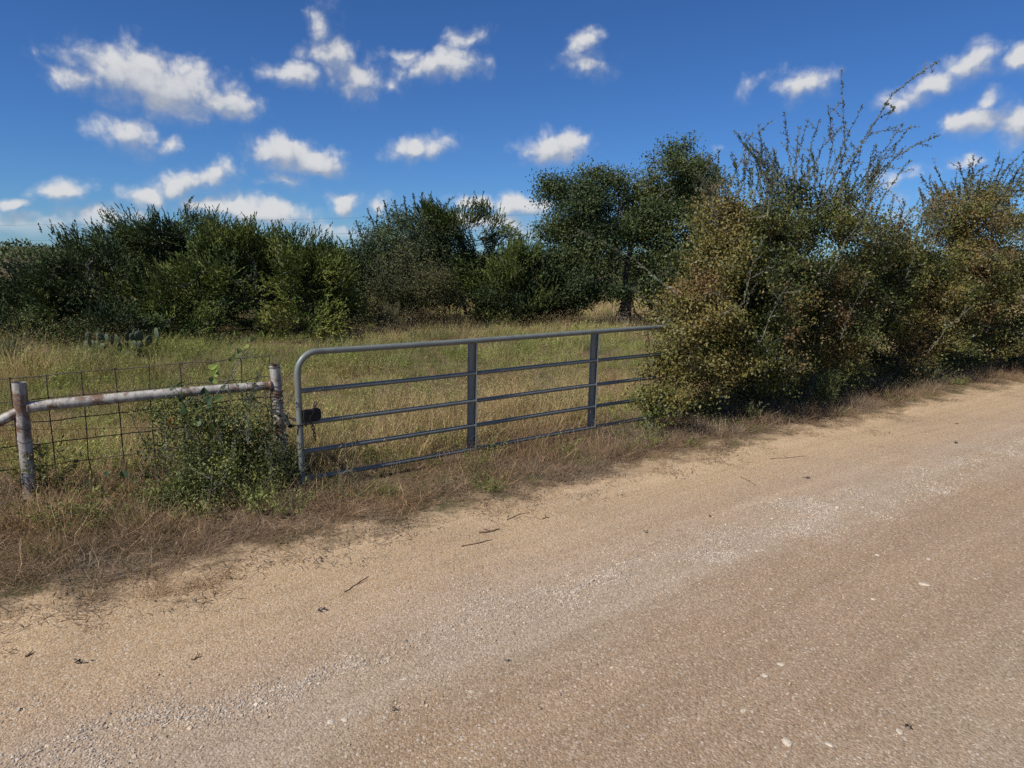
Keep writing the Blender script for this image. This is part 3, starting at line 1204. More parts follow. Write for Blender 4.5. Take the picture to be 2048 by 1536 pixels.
# ------------------------------------------------------------------ gate
GA = Vector((-2.068, 6.743, 0))
GH = math.radians(52.7)
gd = Vector((math.sin(GH), math.cos(GH), 0))
gn_ = Vector((gd.y, -gd.x, 0))           # towards the road
gate = thing('metal_gate', (GA.x, GA.y, 0), 'grey blue five rail metal farm gate closed across the meadow entrance', 'gate')
YU = 8.013
ztop = 1.392
zr = [at_depth(938, y, YU).z for y in (745.5, 800.5, 849.5)]
zbot = .125
GLEN = 5.65


def gp(s, z, off=0.0):
    q = GA + gd * s + gn_ * off
    return np.array((q.x, q.y, z))


mb = MB()
path = [gp(0.012, .06), gp(.006, .5), gp(0, 1.0), gp(0, ztop - .20)]
for a_ in np.linspace(0, math.pi / 2, 9)[1:]:
    path.append(gp(.20 - .20 * math.cos(a_), ztop - .20 + .20 * math.sin(a_)))
path += [gp(s, ztop - .006 * math.sin(s)) for s in np.linspace(.6, GLEN - .2, 10)]
for a_ in np.linspace(0, math.pi / 2, 9)[1:]:
    path.append(gp(GLEN - .20 + .20 * math.sin(a_), ztop - .20 + .20 * math.cos(a_)))
path += [gp(GLEN, .06)]
mb.tube(path, .031, 14)
part('frame_tube', mb, M_GATE, gate)
for z_ in zr + [zbot]:
    mb = MB()
    mb.tube([gp(s, z_ - .004 * math.sin(s * 1.3)) for s in np.linspace(.02, GLEN - .02, 12)], .0245, 12)
    part('rail', mb, M_GATE, gate)
for s in (2.03, 3.93):
    mb = MB()
    ax = np.array(gd)
    nn = np.array(gn_)
    zc = (ztop + zbot) / 2
    hz = (ztop - zbot) / 2 - .012
    up_ = np.array([0, 0, 1.0])
    mb.box(gp(s, zc, -.004), ax * .037, nn * .004, up_ * hz)
    mb.box(gp(s + .0405, zc, .013), ax * .0035, nn * .021, up_ * hz)
    mb.box(gp(s - .0405, zc, -.018), ax * .0035, nn * .017, up_ * hz)
    u = part('upright', mb, M_GATE, gate, smooth=False)
    for z_ in zr + [zbot, ztop]:
        for dz in (.030, -.030):
            if (z_ == ztop and dz > 0):
                continue
            bm_ = MB()
            bm_.tube([gp(s + .010, z_ + dz, -.001), gp(s + .010, z_ + dz, .009)], .0055, 6)
            o = add_obj('bolt', bm_.mesh('bolt', M_BOLT), u)
            o.matrix_parent_inverse = (Matrix.Translation(-gate.location)) @ Matrix.Identity(4) if False else Matrix.Identity(4)
# two-lobed black latch plate on the third rail
mb = MB()


def plate(mb, s0, s1, z0, z1, off, th, ch):
    prof = [(s0 + ch, z0), (s1 - ch, z0), (s1, z0 + ch), (s1, z1 - ch), (s1 - ch * .35, z1 - ch * .3), (s1 - ch, z1), (s0 + ch, z1), (s0 + ch * .35, z1 - ch * .3), (s0, z1 - ch), (s0, z0 + ch)]
    m = len(prof)
    v = [gp(s, z, off + th / 2) for s, z in prof] + [gp(s, z, off - th / 2) for s, z in prof]
    c0 = len(v)
    v += [np.mean(v[:m], 0), np.mean(v[m:2 * m], 0)]
    f4 = [(i, i + m, (i + 1) % m + m, (i + 1) % m) for i in range(m)]
    f3 = [(c0, i, (i + 1) % m) for i in range(m)] + [(c0 + 1, (i + 1) % m + m, i + m) for i in range(m)]
    mb.add(v, f4, f3)


zl = zr[1]
plate(mb, .028, .135, zl + .012, zl + .135, .030, .05, .022)
plate(mb, .118, .205, zl + .012, zl + .142, .024, .045, .030)
mb.tube([gp(.05, zl + .02, .03), gp(.05, zl - .03, .03)], .012, 8)
latch = part('latch_plate', mb, M_BLACK, gate, smooth=False, label='black two lobed latch plate')
# slide bar between post and gate
mb = MB()
pz = on_post(1, zl - .01)
mb.tube([pz + np.array([.03, .0, 0]), gp(-.10, zl - .01, .02), gp(.03, zl - .01, .02)], .021, 10)
mb.tube([pz + np.array([-.075, -.02, .03]), pz + np.array([.02, -.075, .0]), pz + np.array([.09, -.03, -.02])], .016, 8)
part('slide_bar', mb, M_BLACK, gate)

# chain
chain = thing('gate_chain', tuple(gp(0, .70, .05)), 'black steel chain looped round the gate tube and hanging down', 'chain')


def link_mesh(c, d, flip):
    mb = MB()
    d = unit(np.array(d))
    u = unit(np.cross(d, [0.3, .2, .9]))
    v_ = np.cross(d, u)
    wv_ = u if flip else v_
    pts = []
    for a_ in np.linspace(0, 2 * np.pi, 12, endpoint=False):
        pts.append(c + d * (.014 * np.sign(math.cos(a_)) * (abs(math.cos(a_)) > .3) + .011 * math.cos(a_)) + wv_ * .0125 * math.sin(a_))
    mb.tube(pts, .0052, 6, closed=True)
    return mb


cpath = []
a, b_ = on_post(1, .70) + np.array([.05, -.05, 0]), gp(.10, .745, .055)
for q in np.linspace(0, 1, 12):
    cpath.append(a * (1 - q) + b_ * q - np.array([0, 0, .05 * math.sin(q * math.pi)]))
hang = [gp(.10 + .006 * k, .745 - .038 * k, .055) for k in range(1, 7)]
upper = [gp(.10 + .010 * k, .745 + .030 * k, .056) for k in range(1, 6)]
for seq in (cpath, [cpath[-1]] + hang, [cpath[-1]] + upper):
    for i in range(len(seq) - 1):
        part('chain_link', link_mesh((seq[i] + seq[i + 1]) / 2, seq[i + 1] - seq[i], i % 2), M_BLACK, chain)

# ------------------------------------------------------------------ woody plants


def skeleton(rng, trunk, targets, step=.30, wob=.07, updroop=.5):
    nodes = [np.array(p_, float) for p_ in trunk]
    par = [-1] + list(range(len(trunk) - 1))
    base = nodes[0]
    order = np.argsort(np.linalg.norm((targets - nodes[-1]) * [1, 1, .8], axis=1))
    arr = np.zeros((len(trunk) + len(targets) * 14 + 10, 3))
    arr[:len(nodes)] = nodes
    cnt = len(nodes)
    tips = np.zeros(len(targets), int)
    first = max(1, len(trunk) // 3)
    for k in order:
        tg = targets[k]
        d = arr[first:cnt] - tg
        dist = np.linalg.norm(d, axis=1) + updroop * np.maximum(d[:, 2], 0)
        j = int(np.argmin(dist)) + first
        a = arr[j]
        ln = np.linalg.norm(tg - a)
        m = max(1, min(12, int(ln / step)))
        prev = j
        for q in range(1, m + 1):
            f_ = q / m
            p_ = a * (1 - f_) + tg * f_
            if q < m:
                p_ = p_ + rng.normal(0, wob * min(1, ln), 3) + np.array([0, 0, .10 * ln * math.sin(f_ * math.pi)])
            arr[cnt] = p_
            par.append(prev)
            prev = cnt
            cnt += 1
        tips[k] = prev
    return arr[:cnt], np.array(par), tips


def limb_mesh(name, nodes, par, r_tip, mat, expo=2.4, sides=5, rmin=.003, r_max=1.0, root_flare=1.0):
    n = len(nodes)
    acc = np.zeros(n)
    kids = np.zeros(n, int)
    for i in range(n - 1, 0, -1):
        if kids[i] == 0:
            acc[i] = r_tip ** expo
        acc[par[i]] += acc[i]
        kids[par[i]] += 1
    rad = np.clip(acc ** (1 / expo), rmin, r_max)
    i = np.arange(1, n)
    a, b_ = nodes[par[i]], nodes[i]
    ra, rb = np.minimum(rad[par[i]], rad[i] * 1.25), rad[i]
    ax = unit(b_ - a)
    ref = np.where(np.abs(ax[:, 2:3]) < .9, np.array([[0, 0, 1.0]]), np.array([[1.0, 0, 0]]))
    u = unit(np.cross(ax, ref))
    v_ = np.cross(ax, u)
    ang = np.linspace(0, 2 * np.pi, sides, endpoint=False)
    cs, sn = np.cos(ang)[None, :, None], np.sin(ang)[None, :, None]
    ring = cs * u[:, None] + sn * v_[:, None]
    b2 = b_ + ax * (rb * .4)[:, None]
    V0 = a[:, None] + ring * ra[:, None, None]
    V1 = b2[:, None] + ring * rb[:, None, None]
    verts = np.concatenate([V0, V1], 1).reshape(-1, 3)
    b0 = (np.arange(n - 1) * sides * 2)[:, None]
    k = np.arange(sides)
    k2 = (k + 1) % sides
    f = np.stack([b0 + k, b0 + k2, b0 + sides + k2, b0 + sides + k], -1).reshape(-1, 4)
    return mesh_np(name, verts, f, mat, None, True)


def lobe_points(rng, lobes, n, hollow=.5, loose=1.0):
    """lobes: (px, py, depth, rx_px, ry_px, depth_ratio, weight) -> points and outward directions"""
    wts = np.array([l[3] * l[4] * l[6] for l in lobes], float)
    per_cl = 7
    which = rng.choice(len(lobes), max(6, n // per_cl), p=wts / wts.sum())
    P, O = [], []
    for k in which:
        px, py, Y, rx, ry, dr, _ = lobes[k]
        c = np.array(at_depth(px, py, Y))
        s = math.sqrt(c[0] ** 2 + c[1] ** 2 + (c[2] - EYE) ** 2) / FPX
        R_ = np.array([rx * s, (rx + ry) * .5 * s * dr, ry * s])
        d = rng.normal(0, 1, 3)
        d /= np.linalg.norm(d)
        rad = rng.uniform(0, 1) ** hollow
        cc_ = c + d * R_ * rad
        sg = (.105 * float(np.mean(R_)) + .07) * loose
        for q in range(per_cl):
            P.append(cc_ + rng.normal(0, sg, 3) * [1, 1, .7])
            O.append(d)
    return np.array(P), np.array(O)


def blend_cols(rng, P, palette, scale, seed, spread=.10, contrast=1.0):
    """palette colours picked by clumpy noise plus leaf-to-leaf scatter"""
    t_ = (fbm(P, scale, 3, seed) - .5) * 2.2 * contrast + .5 + rng.normal(0, spread, len(P))
    t_ = np.clip(t_, 0, .9999) * (len(palette) - 1)
    i = np.floor(t_).astype(int)
    f_ = (t_ - i)[:, None]
    pal = np.array(palette)
    c = pal[i] * (1 - f_) + pal[np.minimum(i + 1, len(pal) - 1)] * f_
    return c * rng.uniform(.72, 1.3, (len(P), 1))


def above(P, lim=.03):
    P[:, 2] = np.maximum(P[:, 2], lim + ground_z(P[:, :2]))
    return P


def broadleaf(name, label, cat, base, trunk, lobes, n_t, per, leaf, palette, scale, seed, sigma=.16, bark=None, r_tip=.006, group=None,
              hollow=.5, loose=1.15, extra=None, whips=(), updroop=.5, spread=.12, contrast=1.0, rmax=1.0, bare=0.0, crown_name='crown', trunk_name='trunk'):
    rng = np.random.default_rng(seed)
    T, O = lobe_points(rng, lobes, n_t, hollow, loose)
    T = above(T, .06)
    nodes, par, tips = skeleton(rng, trunk, T, updroop=updroop)
    tree = thing(name, tuple(base), label, cat, group)
    inv = Matrix.Translation(-Vector(base))
    LB, LA = [], []
    full = T[rng.random(len(T)) > bare]
    m = len(full) * per
    src = np.repeat(full, per, 0)
    LB.append(src + rng.normal(0, 1, (m, 3)) * np.array([sigma, sigma, sigma * .8]))
    LA.append(unit(rng.normal(0, 1, (m, 3)) + [0, 0, .25]))
    whip_from = []
    for wh in whips:
        pix, Y, dens = wh[:3]
        pts = [np.array(at_depth(x, y, Y + .25 * math.sin(i * 1.7))) for i, (x, y) in enumerate(pix)]
        # resample with small kinks
        path = [pts[0]]
        for a, b_ in zip(pts[:-1], pts[1:]):
            mm = max(2, int(np.linalg.norm(b_ - a) / .12))
            for q in range(1, mm + 1):
                path.append(a + (b_ - a) * q / mm + rng.normal(0, .010, 3))
        j = int(np.argmin(np.linalg.norm(nodes - path[0], axis=1)))
        prev = j
        app_n, app_p = [], []
        c0 = len(nodes)
        for i, q in enumerate(path):
            app_n.append(q)
            app_p.append(prev)
            prev = c0 + i
            if rng.random() < .35 and i > 1:
                pass
        nodes = np.concatenate([nodes, np.array(app_n)])
        par = np.concatenate([par, np.array(app_p)])
        path = np.array(path)
        tang = unit(np.gradient(path, axis=0))
        # side twigs
        tw = []
        for i in range(2, len(path) - 1):
            if rng.random() < .42:
                dl = rng.uniform(.06, .34)
                dd = unit(tang[i] * .8 + perp(rng, tang[i:i + 1])[0])
                e1 = path[i] + dd * dl
                nodes = np.concatenate([nodes, [e1]])
                par = np.concatenate([par, [c0 + i]])
                tw.append((path[i], e1))
        k = int(dens * 1.6 * len(path))
        ii_ = rng.integers(1, len(path), k)
        fq = rng.random((k, 1))
        LB.append(path[ii_] * fq + path[ii_ - 1] * (1 - fq) + rng.normal(0, .008, (k, 3)))
        LA.append(unit(tang[ii_] * 1.2 + perp(rng, tang[ii_])))
        whip_from.append(sum(len(q) for q in LB[:-1]))
        for a, b_ in tw:
            k = max(3, int(np.linalg.norm(b_ - a) / .022))
            f_ = rng.uniform(.1, 1.05, (k, 1))
            LB.append(a + (b_ - a) * f_ + rng.normal(0, .006, (k, 3)))
            dd = np.repeat(unit((b_ - a)[None]), k, 0)
            LA.append(unit(dd * .7 + perp(rng, dd)))
    part_me = limb_mesh(trunk_name, nodes, par, r_tip, bark or M_BARK, r_max=rmax)
    o = add_obj(trunk_name, part_me, tree)
    o.matrix_parent_inverse = inv
    LB = above(np.concatenate(LB), .02)
    LA = np.concatenate(LA)
    n = len(LB)
    L = rng.uniform(.7, 1.25, n) * leaf[0]
    W = rng.uniform(.75, 1.2, n) * leaf[1]
    if whip_from:
        L[whip_from[0]:] *= .82
        W[whip_from[0]:] *= .72
    v, f = diamonds(LB, LA, perp(rng, LA), L, W)
    col = blend_cols(rng, LB, palette, scale, seed, spread, contrast)
    if extra is not None:
        col = extra(rng, LB, col)
    if whip_from:
        wc = whip_from[0]
        col[wc:] = col[wc:] * .35 + np.array([.085, .105, .070]) * rng.uniform(.6, 1.4, (n - wc, 1))
    o = add_obj(crown_name, mesh_np(crown_name, v, f, M_LEAF, col), tree)
    o.matrix_parent_inverse = inv
    return tree


JUN_DARK = [(.030, .047, .021), (.046, .070, .027), (.070, .098, .034), (.10, .125, .040)]
JUN_LITE = [(.042, .066, .019), (.074, .103, .026), (.118, .144, .034), (.172, .187, .043)]


def juniper(name, label, base_px, Y, lobes, n_t, palette, seed, sprays=11, blades_n=13, spray_len=.30, up=.55, out=.9, group=None, bsize=1.0):
    rng = np.random.default_rng(seed)
    b = at_depth(base_px[0], base_px[1], Y)
    base = np.array([b.x, b.y, gz((b.x, b.y)) - .05])
    T, O = lobe_points(rng, lobes, n_t, .42)
    T = above(T, .12)
    topz = T[:, 2].max()
    ctr = T.mean(0)
    trunk = [base + (np.array([ctr[0], ctr[1], base[2]]) - base) * f_ * .8 + np.array([rng.normal(0, .05), rng.normal(0, .05), f_ * (topz * .75)]) for f_ in np.linspace(0, 1, 8)]
    nodes, par, tips = skeleton(rng, trunk, T, wob=.06, updroop=.2)
    tree = thing(name, tuple(base), label, 'juniper tree', group)
    inv = Matrix.Translation(-Vector(base))
    o = add_obj('trunk', limb_mesh('trunk', nodes, par, .007, M_BARK_GREY, r_max=.16), tree)
    o.matrix_parent_inverse = inv
    m = len(T) * sprays
    src = np.repeat(T, sprays, 0) + rng.normal(0, .13, (m, 3))
    src = above(src, .05)
    od = np.repeat(O, sprays, 0)
    ax = unit(od * out + np.array([0, 0, up]) + rng.normal(0, .42, (m, 3)))
    sl = spray_len * rng.uniform(.6, 1.35, m)
    tone = rng.uniform(.75, 1.25, m)
    ts = np.tile(np.linspace(0, 1, blades_n), m)
    s_ = np.repeat(np.arange(m), blades_n)
    k = len(s_)
    bp = src[s_] + ax[s_] * (ts * sl[s_])[:, None]
    pr = perp(rng, ax[s_])
    ang = rng.uniform(.15, .75, k) * (1 - .55 * ts)
    ba = unit(ax[s_] * np.cos(ang)[:, None] + pr * np.sin(ang)[:, None])
    L = rng.uniform(.06, .12, k) * (1.1 - .4 * ts) * bsize
    W = rng.uniform(.022, .038, k) * bsize
    v, f = diamonds(bp, ba, perp(rng, ba), L, W, .1)
    col = blend_cols(rng, bp, palette, 1.1, seed, .08, 1.1) * tone[s_][:, None]
    o = add_obj('crown', mesh_np('crown', v, f, M_NEEDLE, col), tree)
    o.matrix_parent_inverse = inv
    return tree


def random_whips(seed, n, x0, x1, y0, y1, Y, up, lean, dens):
    rg = np.random.default_rng(seed)
    out = []
    for k in range(n):
        x, y = rg.uniform(x0, x1), rg.uniform(y0, y1)
        ln = up * rg.uniform(.45, 1.25)
        dx = lean * (x - (x0 + x1) / 2) / (x1 - x0) * 2 + rg.normal(0, .22)
        out.append(([(x, y), (x + dx * ln * .4, y - ln * .5), (x + dx * ln, y - ln)], Y + rg.uniform(-.5, .5), dens * rg.uniform(.7, 1.3)))
    return out


def lb(px, py, Y, rx, ry, dr=1.0, wt=1.0):
    return (px, py, Y, rx, ry, dr, wt)


# left group of junipers
juniper('juniper_tree', 'dark juniper cut by the left picture edge behind the prickly pear', (-40, 690), 18.5,
        [lb(-60, 615, 18.5, 120, 76), lb(20, 575, 18.5, 70, 46), lb(90, 590, 18.6, 60, 50), lb(62, 548, 18.8, 22, 34, 1, .8), lb(100, 650, 18.2, 60, 45), lb(10, 668, 16.9, 70, 30), lb(90, 672, 16.9, 50, 26)], 300, JUN_DARK, 101)
juniper('juniper_tree', 'dark juniper with pointed top left of the tallest juniper', (190, 690), 19.0,
        [lb(190, 560, 19.0, 85, 56), lb(170, 520, 19.0, 36, 36), lb(216, 500, 19.3, 24, 34), lb(130, 585, 18.8, 52, 44), lb(200, 640, 18.8, 100, 50), lb(170, 668, 17.0, 60, 28), lb(240, 665, 17.2, 60, 28)], 330, JUN_DARK, 102)
juniper('juniper_tree', 'tallest dark juniper of the left group with open sky gaps in its crown', (360, 672), 21.5,
        [lb(350, 478, 21.5, 100, 42), lb(285, 492, 21.5, 62, 44), lb(415, 488, 21.5, 72, 44), lb(360, 450, 21.5, 58, 22), lb(255, 545, 21.2, 85, 52), lb(450, 520, 21.5, 70, 46), lb(340, 600, 21.3, 130, 66), lb(390, 550, 21.2, 80, 50)],
        520, JUN_DARK, 103, spray_len=.33)
juniper('juniper_tree', 'broad yellow green juniper with foliage down to the grass', (520, 668), 19.6,
        [lb(520, 555, 19.6, 120, 90), lb(610, 560, 19.6, 90, 80), lb(480, 520, 19.8, 70, 44), lb(400, 600, 19.0, 100, 60), lb(330, 620, 18.8, 85, 45), lb(660, 590, 19.6, 55, 62), lb(560, 520, 19.9, 80, 36), lb(640, 545, 19.9, 62, 30), lb(450, 560, 19.4, 80, 60), lb(370, 655, 17.9, 70, 24), lb(480, 652, 18.2, 80, 26), lb(600, 645, 18.6, 70, 28)],
        760, JUN_LITE, 104, up=.62, out=.8)
juniper('juniper_tree', 'slender light green juniper top between the broad juniper and the sky gap', (510, 660), 22.5,
        [lb(495, 512, 22.5, 60, 30), lb(560, 525, 22.5, 55, 28), lb(530, 560, 22.5, 100, 60), lb(620, 540, 22.5, 60, 30)], 300, JUN_LITE, 105, up=1.0, out=.6)
juniper('juniper_tree', 'dark low juniper behind the gap left of the grey green bush', (690, 640), 23.5,
        [lb(690, 560, 23.5, 60, 50), lb(650, 600, 23.3, 60, 50), lb(705, 610, 23.3, 50, 30)], 200, JUN_DARK, 106)
# middle group
broadleaf('oak_shrub', 'dark shrubby live oak with upright leader shoots left of the middle junipers', 'oak shrub', on_ground(790, 654),
          [np.array(on_ground(790, 652)) + np.array([.05 * k, 0, .45 * k - .1]) for k in range(6)],
          [lb(800, 500, 24.0, 80, 70), lb(760, 540, 23.8, 60, 70), lb(840, 470, 24.2, 55, 50), lb(735, 520, 23.9, 34, 46, 1, .8), lb(790, 590, 23.6, 95, 60), lb(870, 520, 24.2, 50, 60), lb(800, 455, 24.1, 50, 34)],
          640, 72, (.080, .040), [(.030, .048, .021), (.048, .070, .028), (.070, .095, .038), (.095, .12, .05)], 1.2, 111, sigma=.17, bark=M_BARK, loose=1.4,
          whips=[([(735, 500), (722, 470), (712, 440)], 24.0, 9), ([(755, 480), (745, 440), (735, 418)], 24.0, 11), ([(780, 470), (775, 430), (768, 402)], 24.0, 13),
                 ([(800, 460), (795, 430), (788, 400)], 24.0, 13), ([(815, 450), (812, 420), (808, 392)], 24.0, 13), ([(830, 440), (830, 410), (826, 388)], 24.0, 13),
                 ([(845, 440), (842, 410), (846, 386)], 24.0, 13), ([(865, 440), (864, 410), (862, 390)], 24.0, 13), ([(720, 520), (705, 490), (698, 462)], 24.0, 9),
                 ([(890, 440), (893, 410), (900, 396)], 24.0, 11), ([(765, 480), (752, 445), (757, 415)], 24.0, 11)], rmax=.12)
juniper('juniper_tree', 'tall dark juniper in the middle group with bare trunks showing', (930, 652), 24.5,
        [lb(920, 450, 24.5, 50, 46), lb(905, 480, 24.4, 60, 55), lb(975, 470, 24.5, 42, 48), lb(960, 520, 24.4, 60, 50), lb(900, 560, 24.2, 70, 60), lb(890, 620, 24.0, 85, 36), lb(880, 450, 24.5, 36, 34), lb(985, 570, 24.2, 50, 60), lb(940, 600, 24.0, 70, 46)],
        520, [tuple(x * .95 for x in c_) for c_ in JUN_DARK[:3]] + [JUN_LITE[1], JUN_LITE[2]], 112, up=.8)
broadleaf('thorny_shrub', 'sparse grey olive shrub in front of the middle junipers', 'shrub', on_ground(820, 661),
          [np.array(on_ground(820, 661)) + np.array([.03 * k, .02 * k, .22 * k - .05]) for k in range(6)],
          [lb(825, 560, 22.0, 72, 62, .8), lb(790, 610, 21.9, 60, 40, .8), lb(870, 590, 22.0, 45, 50, .8)], 420, 66, (.052, .030),
          [(.036, .044, .018), (.062, .068, .028), (.095, .096, .036), (.135, .125, .045)], 1.4, 113, sigma=.15, bark=M_BARK, bare=.1, loose=1.3, rmax=.06, r_tip=.005)
juniper('juniper_tree', 'small conical juniper right of the tall middle juniper', (1030, 652), 23.6,
        [lb(1035, 545, 23.6, 38, 52), lb(1035, 505, 23.6, 18, 22), lb(1000, 590, 23.6, 45, 60), lb(1060, 600, 23.6, 45, 50)], 260, [JUN_DARK[1], JUN_DARK[2], JUN_LITE[1], JUN_LITE[2]], 114, up=1.0, out=.6)
juniper('juniper_tree', 'low spreading juniper whose shadow falls on the straw grass left of the oak', (1105, 650), 24.6,
        [lb(1095, 600, 24.6, 55, 48), lb(1135, 615, 24.4, 34, 30), lb(1060, 630, 24.5, 40, 24)], 200, JUN_DARK, 115)
# oak
ob = on_ground(1250, 655)
oz = gz(ob)
OB = np.array([ob.x, ob.y, oz - .1])


def opt(px, py, dy=0.0):
    return np.array(at_depth(px, py, ob.y + dy))


oak = broadleaf('oak_tree', 'large round crowned oak with dark shaggy trunk beyond the gate', 'oak tree', Vector(OB),
                [OB, opt(1250, 630), opt(1251, 600), opt(1250, 575), opt(1252, 550), opt(1258, 520), opt(1262, 490), opt(1262, 460)],
                [lb(1172, 410, 24.6, 86, 72), lb(1208, 358, 24.6, 52, 46), lb(1338, 365, 24.8, 74, 66), lb(1345, 318, 24.8, 54, 32), lb(1300, 430, 24.6, 80, 46), lb(1098, 382, 24.5, 34, 22, 1, .8), lb(1140, 470, 24.2, 78, 66),
                 lb(1255, 470, 24.4, 110, 70), lb(1390, 420, 24.8, 80, 80), lb(1110, 520, 24.2, 52, 55), lb(1180, 545, 24.0, 95, 45, 1, .8), lb(1340, 520, 24.6, 90, 36, 1, .55), lb(1420, 530, 24.8, 70, 80), lb(1300, 570, 24.0, 60, 36, 1, .6), lb(1130, 585, 24.2, 50, 30, 1, .8), lb(1205, 580, 23.8, 55, 28, 1, .6), lb(1335, 585, 24.2, 55, 34, 1, .8)],
                1350, 84, (.092, .048), [(.030, .050, .020), (.050, .074, .026), (.076, .102, .033), (.115, .132, .043)], .9, 121, sigma=.19, rmax=.21, r_tip=.008, bark=M_BARK, loose=1.25)
rng = np.random.default_rng(122)
for (pts_, r0) in (([(1247, 600), (1238, 620), (1222, 645)], .035), ([(1244, 605), (1242, 625), (1243, 640)], .03), ([(1262, 590), (1266, 610), (1270, 640)], .03), ([(1256, 580), (1268, 592), (1284, 622)], .028),
                   ([(1268, 620), (1278, 635), (1288, 648)], .045), ([(1252, 560), (1262, 585), (1270, 600)], .02), ([(1240, 608), (1228, 612), (1216, 622)], .015), ([(1160, 560), (1150, 575), (1118, 602)], .014), ([(1205, 560), (1195, 572), (1185, 585)], .014)):
    mb = MB()
    q = [opt(x, y, -.35 + .25 * i) for i, (x, y) in enumerate(pts_)]
    pth = np.concatenate([[q[0] * (1 - f_) + q[1] * f_ for f_ in np.linspace(0, 1, 5)[:-1]], [q[1] * (1 - f_) + q[2] * f_ for f_ in np.linspace(0, 1, 5)]])
    mb.tube(pth + rng.normal(0, .02, pth.shape), np.linspace(r0, r0 * .6, len(pth)), 6)
    o = add_obj('dead_limb', mb.mesh('dead_limb', M_BARK_PALE if r0 < .03 else M_BARK), oak)
    o.matrix_parent_inverse = Matrix.Translation(-oak.location)
mb = MB()
mb.tube([OB + np.array([0, 0, f_]) for f_ in (0, .15, .5, 1.0, 1.6)], [.30, .235, .20, .185, .15], 12)
o = add_obj('trunk_base', mb.mesh('trunk_base', M_BARK), oak)
o.matrix_parent_inverse = Matrix.Translation(-oak.location)
# farther trees closing the gaps
FAR = [('farther juniper seen between the left junipers and the middle group', 705, 46, [lb(700, 540, 46, 60, 26), lb(660, 530, 46, 40, 24)], JUN_DARK),
       ('farther juniper seen low to the left of the oak trunk', 1185, 37, [lb(1190, 575, 37, 60, 34), lb(1140, 570, 37, 50, 34)], JUN_LITE),
       ('farther juniper seen low to the right of the oak trunk', 1310, 38, [lb(1315, 565, 38, 70, 42), lb(1270, 575, 38, 40, 30)], JUN_LITE),
       ('far juniper behind the tall middle juniper', 1010, 44, [lb(1010, 545, 44, 70, 40), lb(900, 550, 44, 70, 36)], JUN_DARK),
       ('far juniper hidden low behind the left group', 250, 40, [lb(250, 560, 40, 110, 46), lb(60, 570, 40, 110, 30)], JUN_DARK),
       ('far juniper behind the roadside thicket', 1500, 44, [lb(1500, 545, 44, 90, 60), lb(1400, 560, 44, 70, 50)], JUN_DARK)]
for k, (lab, bx_, Y, lobes, pal) in enumerate(FAR):
    juniper('juniper_tree', lab, (bx_, 560), Y, lobes, 200, pal, 130 + k, sprays=9, blades_n=10, spray_len=.45, bsize=1.25)

# roadside thicket
H_OL = [(.026, .040, .012), (.046, .062, .017), (.072, .088, .022), (.104, .114, .029), (.146, .144, .038), (.175, .140, .044)]


def rusty(amount, seed):
    def fn(rng, P, col):
        r = sstep(fbm(P, 1.5, 3, seed) + rng.normal(0, .03, len(P)), .56 - amount, .68 - amount)[:, None]
        rust = np.array([.185, .100, .044]) * (1 - rng.random((len(P), 1)) * .5) + np.array([.12, .09, .05]) * rng.random((len(P), 1)) * .6
        col = col * (1 - r * .7) + rust * r * .7
        pale = (rng.random(len(P)) < .035)[:, None]
        return np.where(pale, np.array([.20, .19, .14]) * rng.uniform(.7, 1.1, (len(P), 1)), col)
    return fn


def stool(px, py, n=7):
    b = np.array(on_ground(px, py))
    b[2] = gz(b) - .05
    return b, [b + np.array([.02 * k, .02 * k, .24 * k]) for k in range(n)]


HG = None
bb, tr = stool(1440, 822)
broadleaf('thicket_shrub', 'dense olive and rust leaved shrub swallowing the right end of the gate', 'shrub', Vector(bb), tr,
          [lb(1400, 745, 10.2, 92, 66, .9), lb(1402, 630, 10.3, 76, 90, .9), lb(1480, 690, 10.6, 95, 105, .9), lb(1445, 490, 10.7, 80, 100, .9), lb(1510, 560, 10.9, 95, 120, .9), lb(1455, 420, 10.8, 55, 50, .9, .45), lb(1355, 725, 9.7, 46, 85, .9), lb(1332, 800, 9.5, 36, 40, .9)],
          800, 80, (.049, .029), H_OL, 1.3, 141, sigma=.10, loose=1.12, contrast=1.4, bark=M_BARK_GREY, r_tip=.0026, rmax=.05, extra=rusty(-.06, 142), spread=.2,
          whips=[([(1455, 400), (1470, 340), (1465, 305)], 10.8, 9), ([(1470, 420), (1490, 340), (1503, 290)], 10.8, 9), ([(1500, 430), (1525, 330), (1517, 250)], 10.9, 7), ([(1430, 430), (1425, 390), (1440, 350)], 10.8, 9)] + random_whips(11, 7, 1340, 1560, 560, 790, 9.7, 110, 1.3, 2.5) + random_whips(1, 22, 1410, 1540, 390, 450, 10.8, 85, .3, 8), trunk_name='stems', crown_name='foliage')
bb, tr = stool(1620, 792)
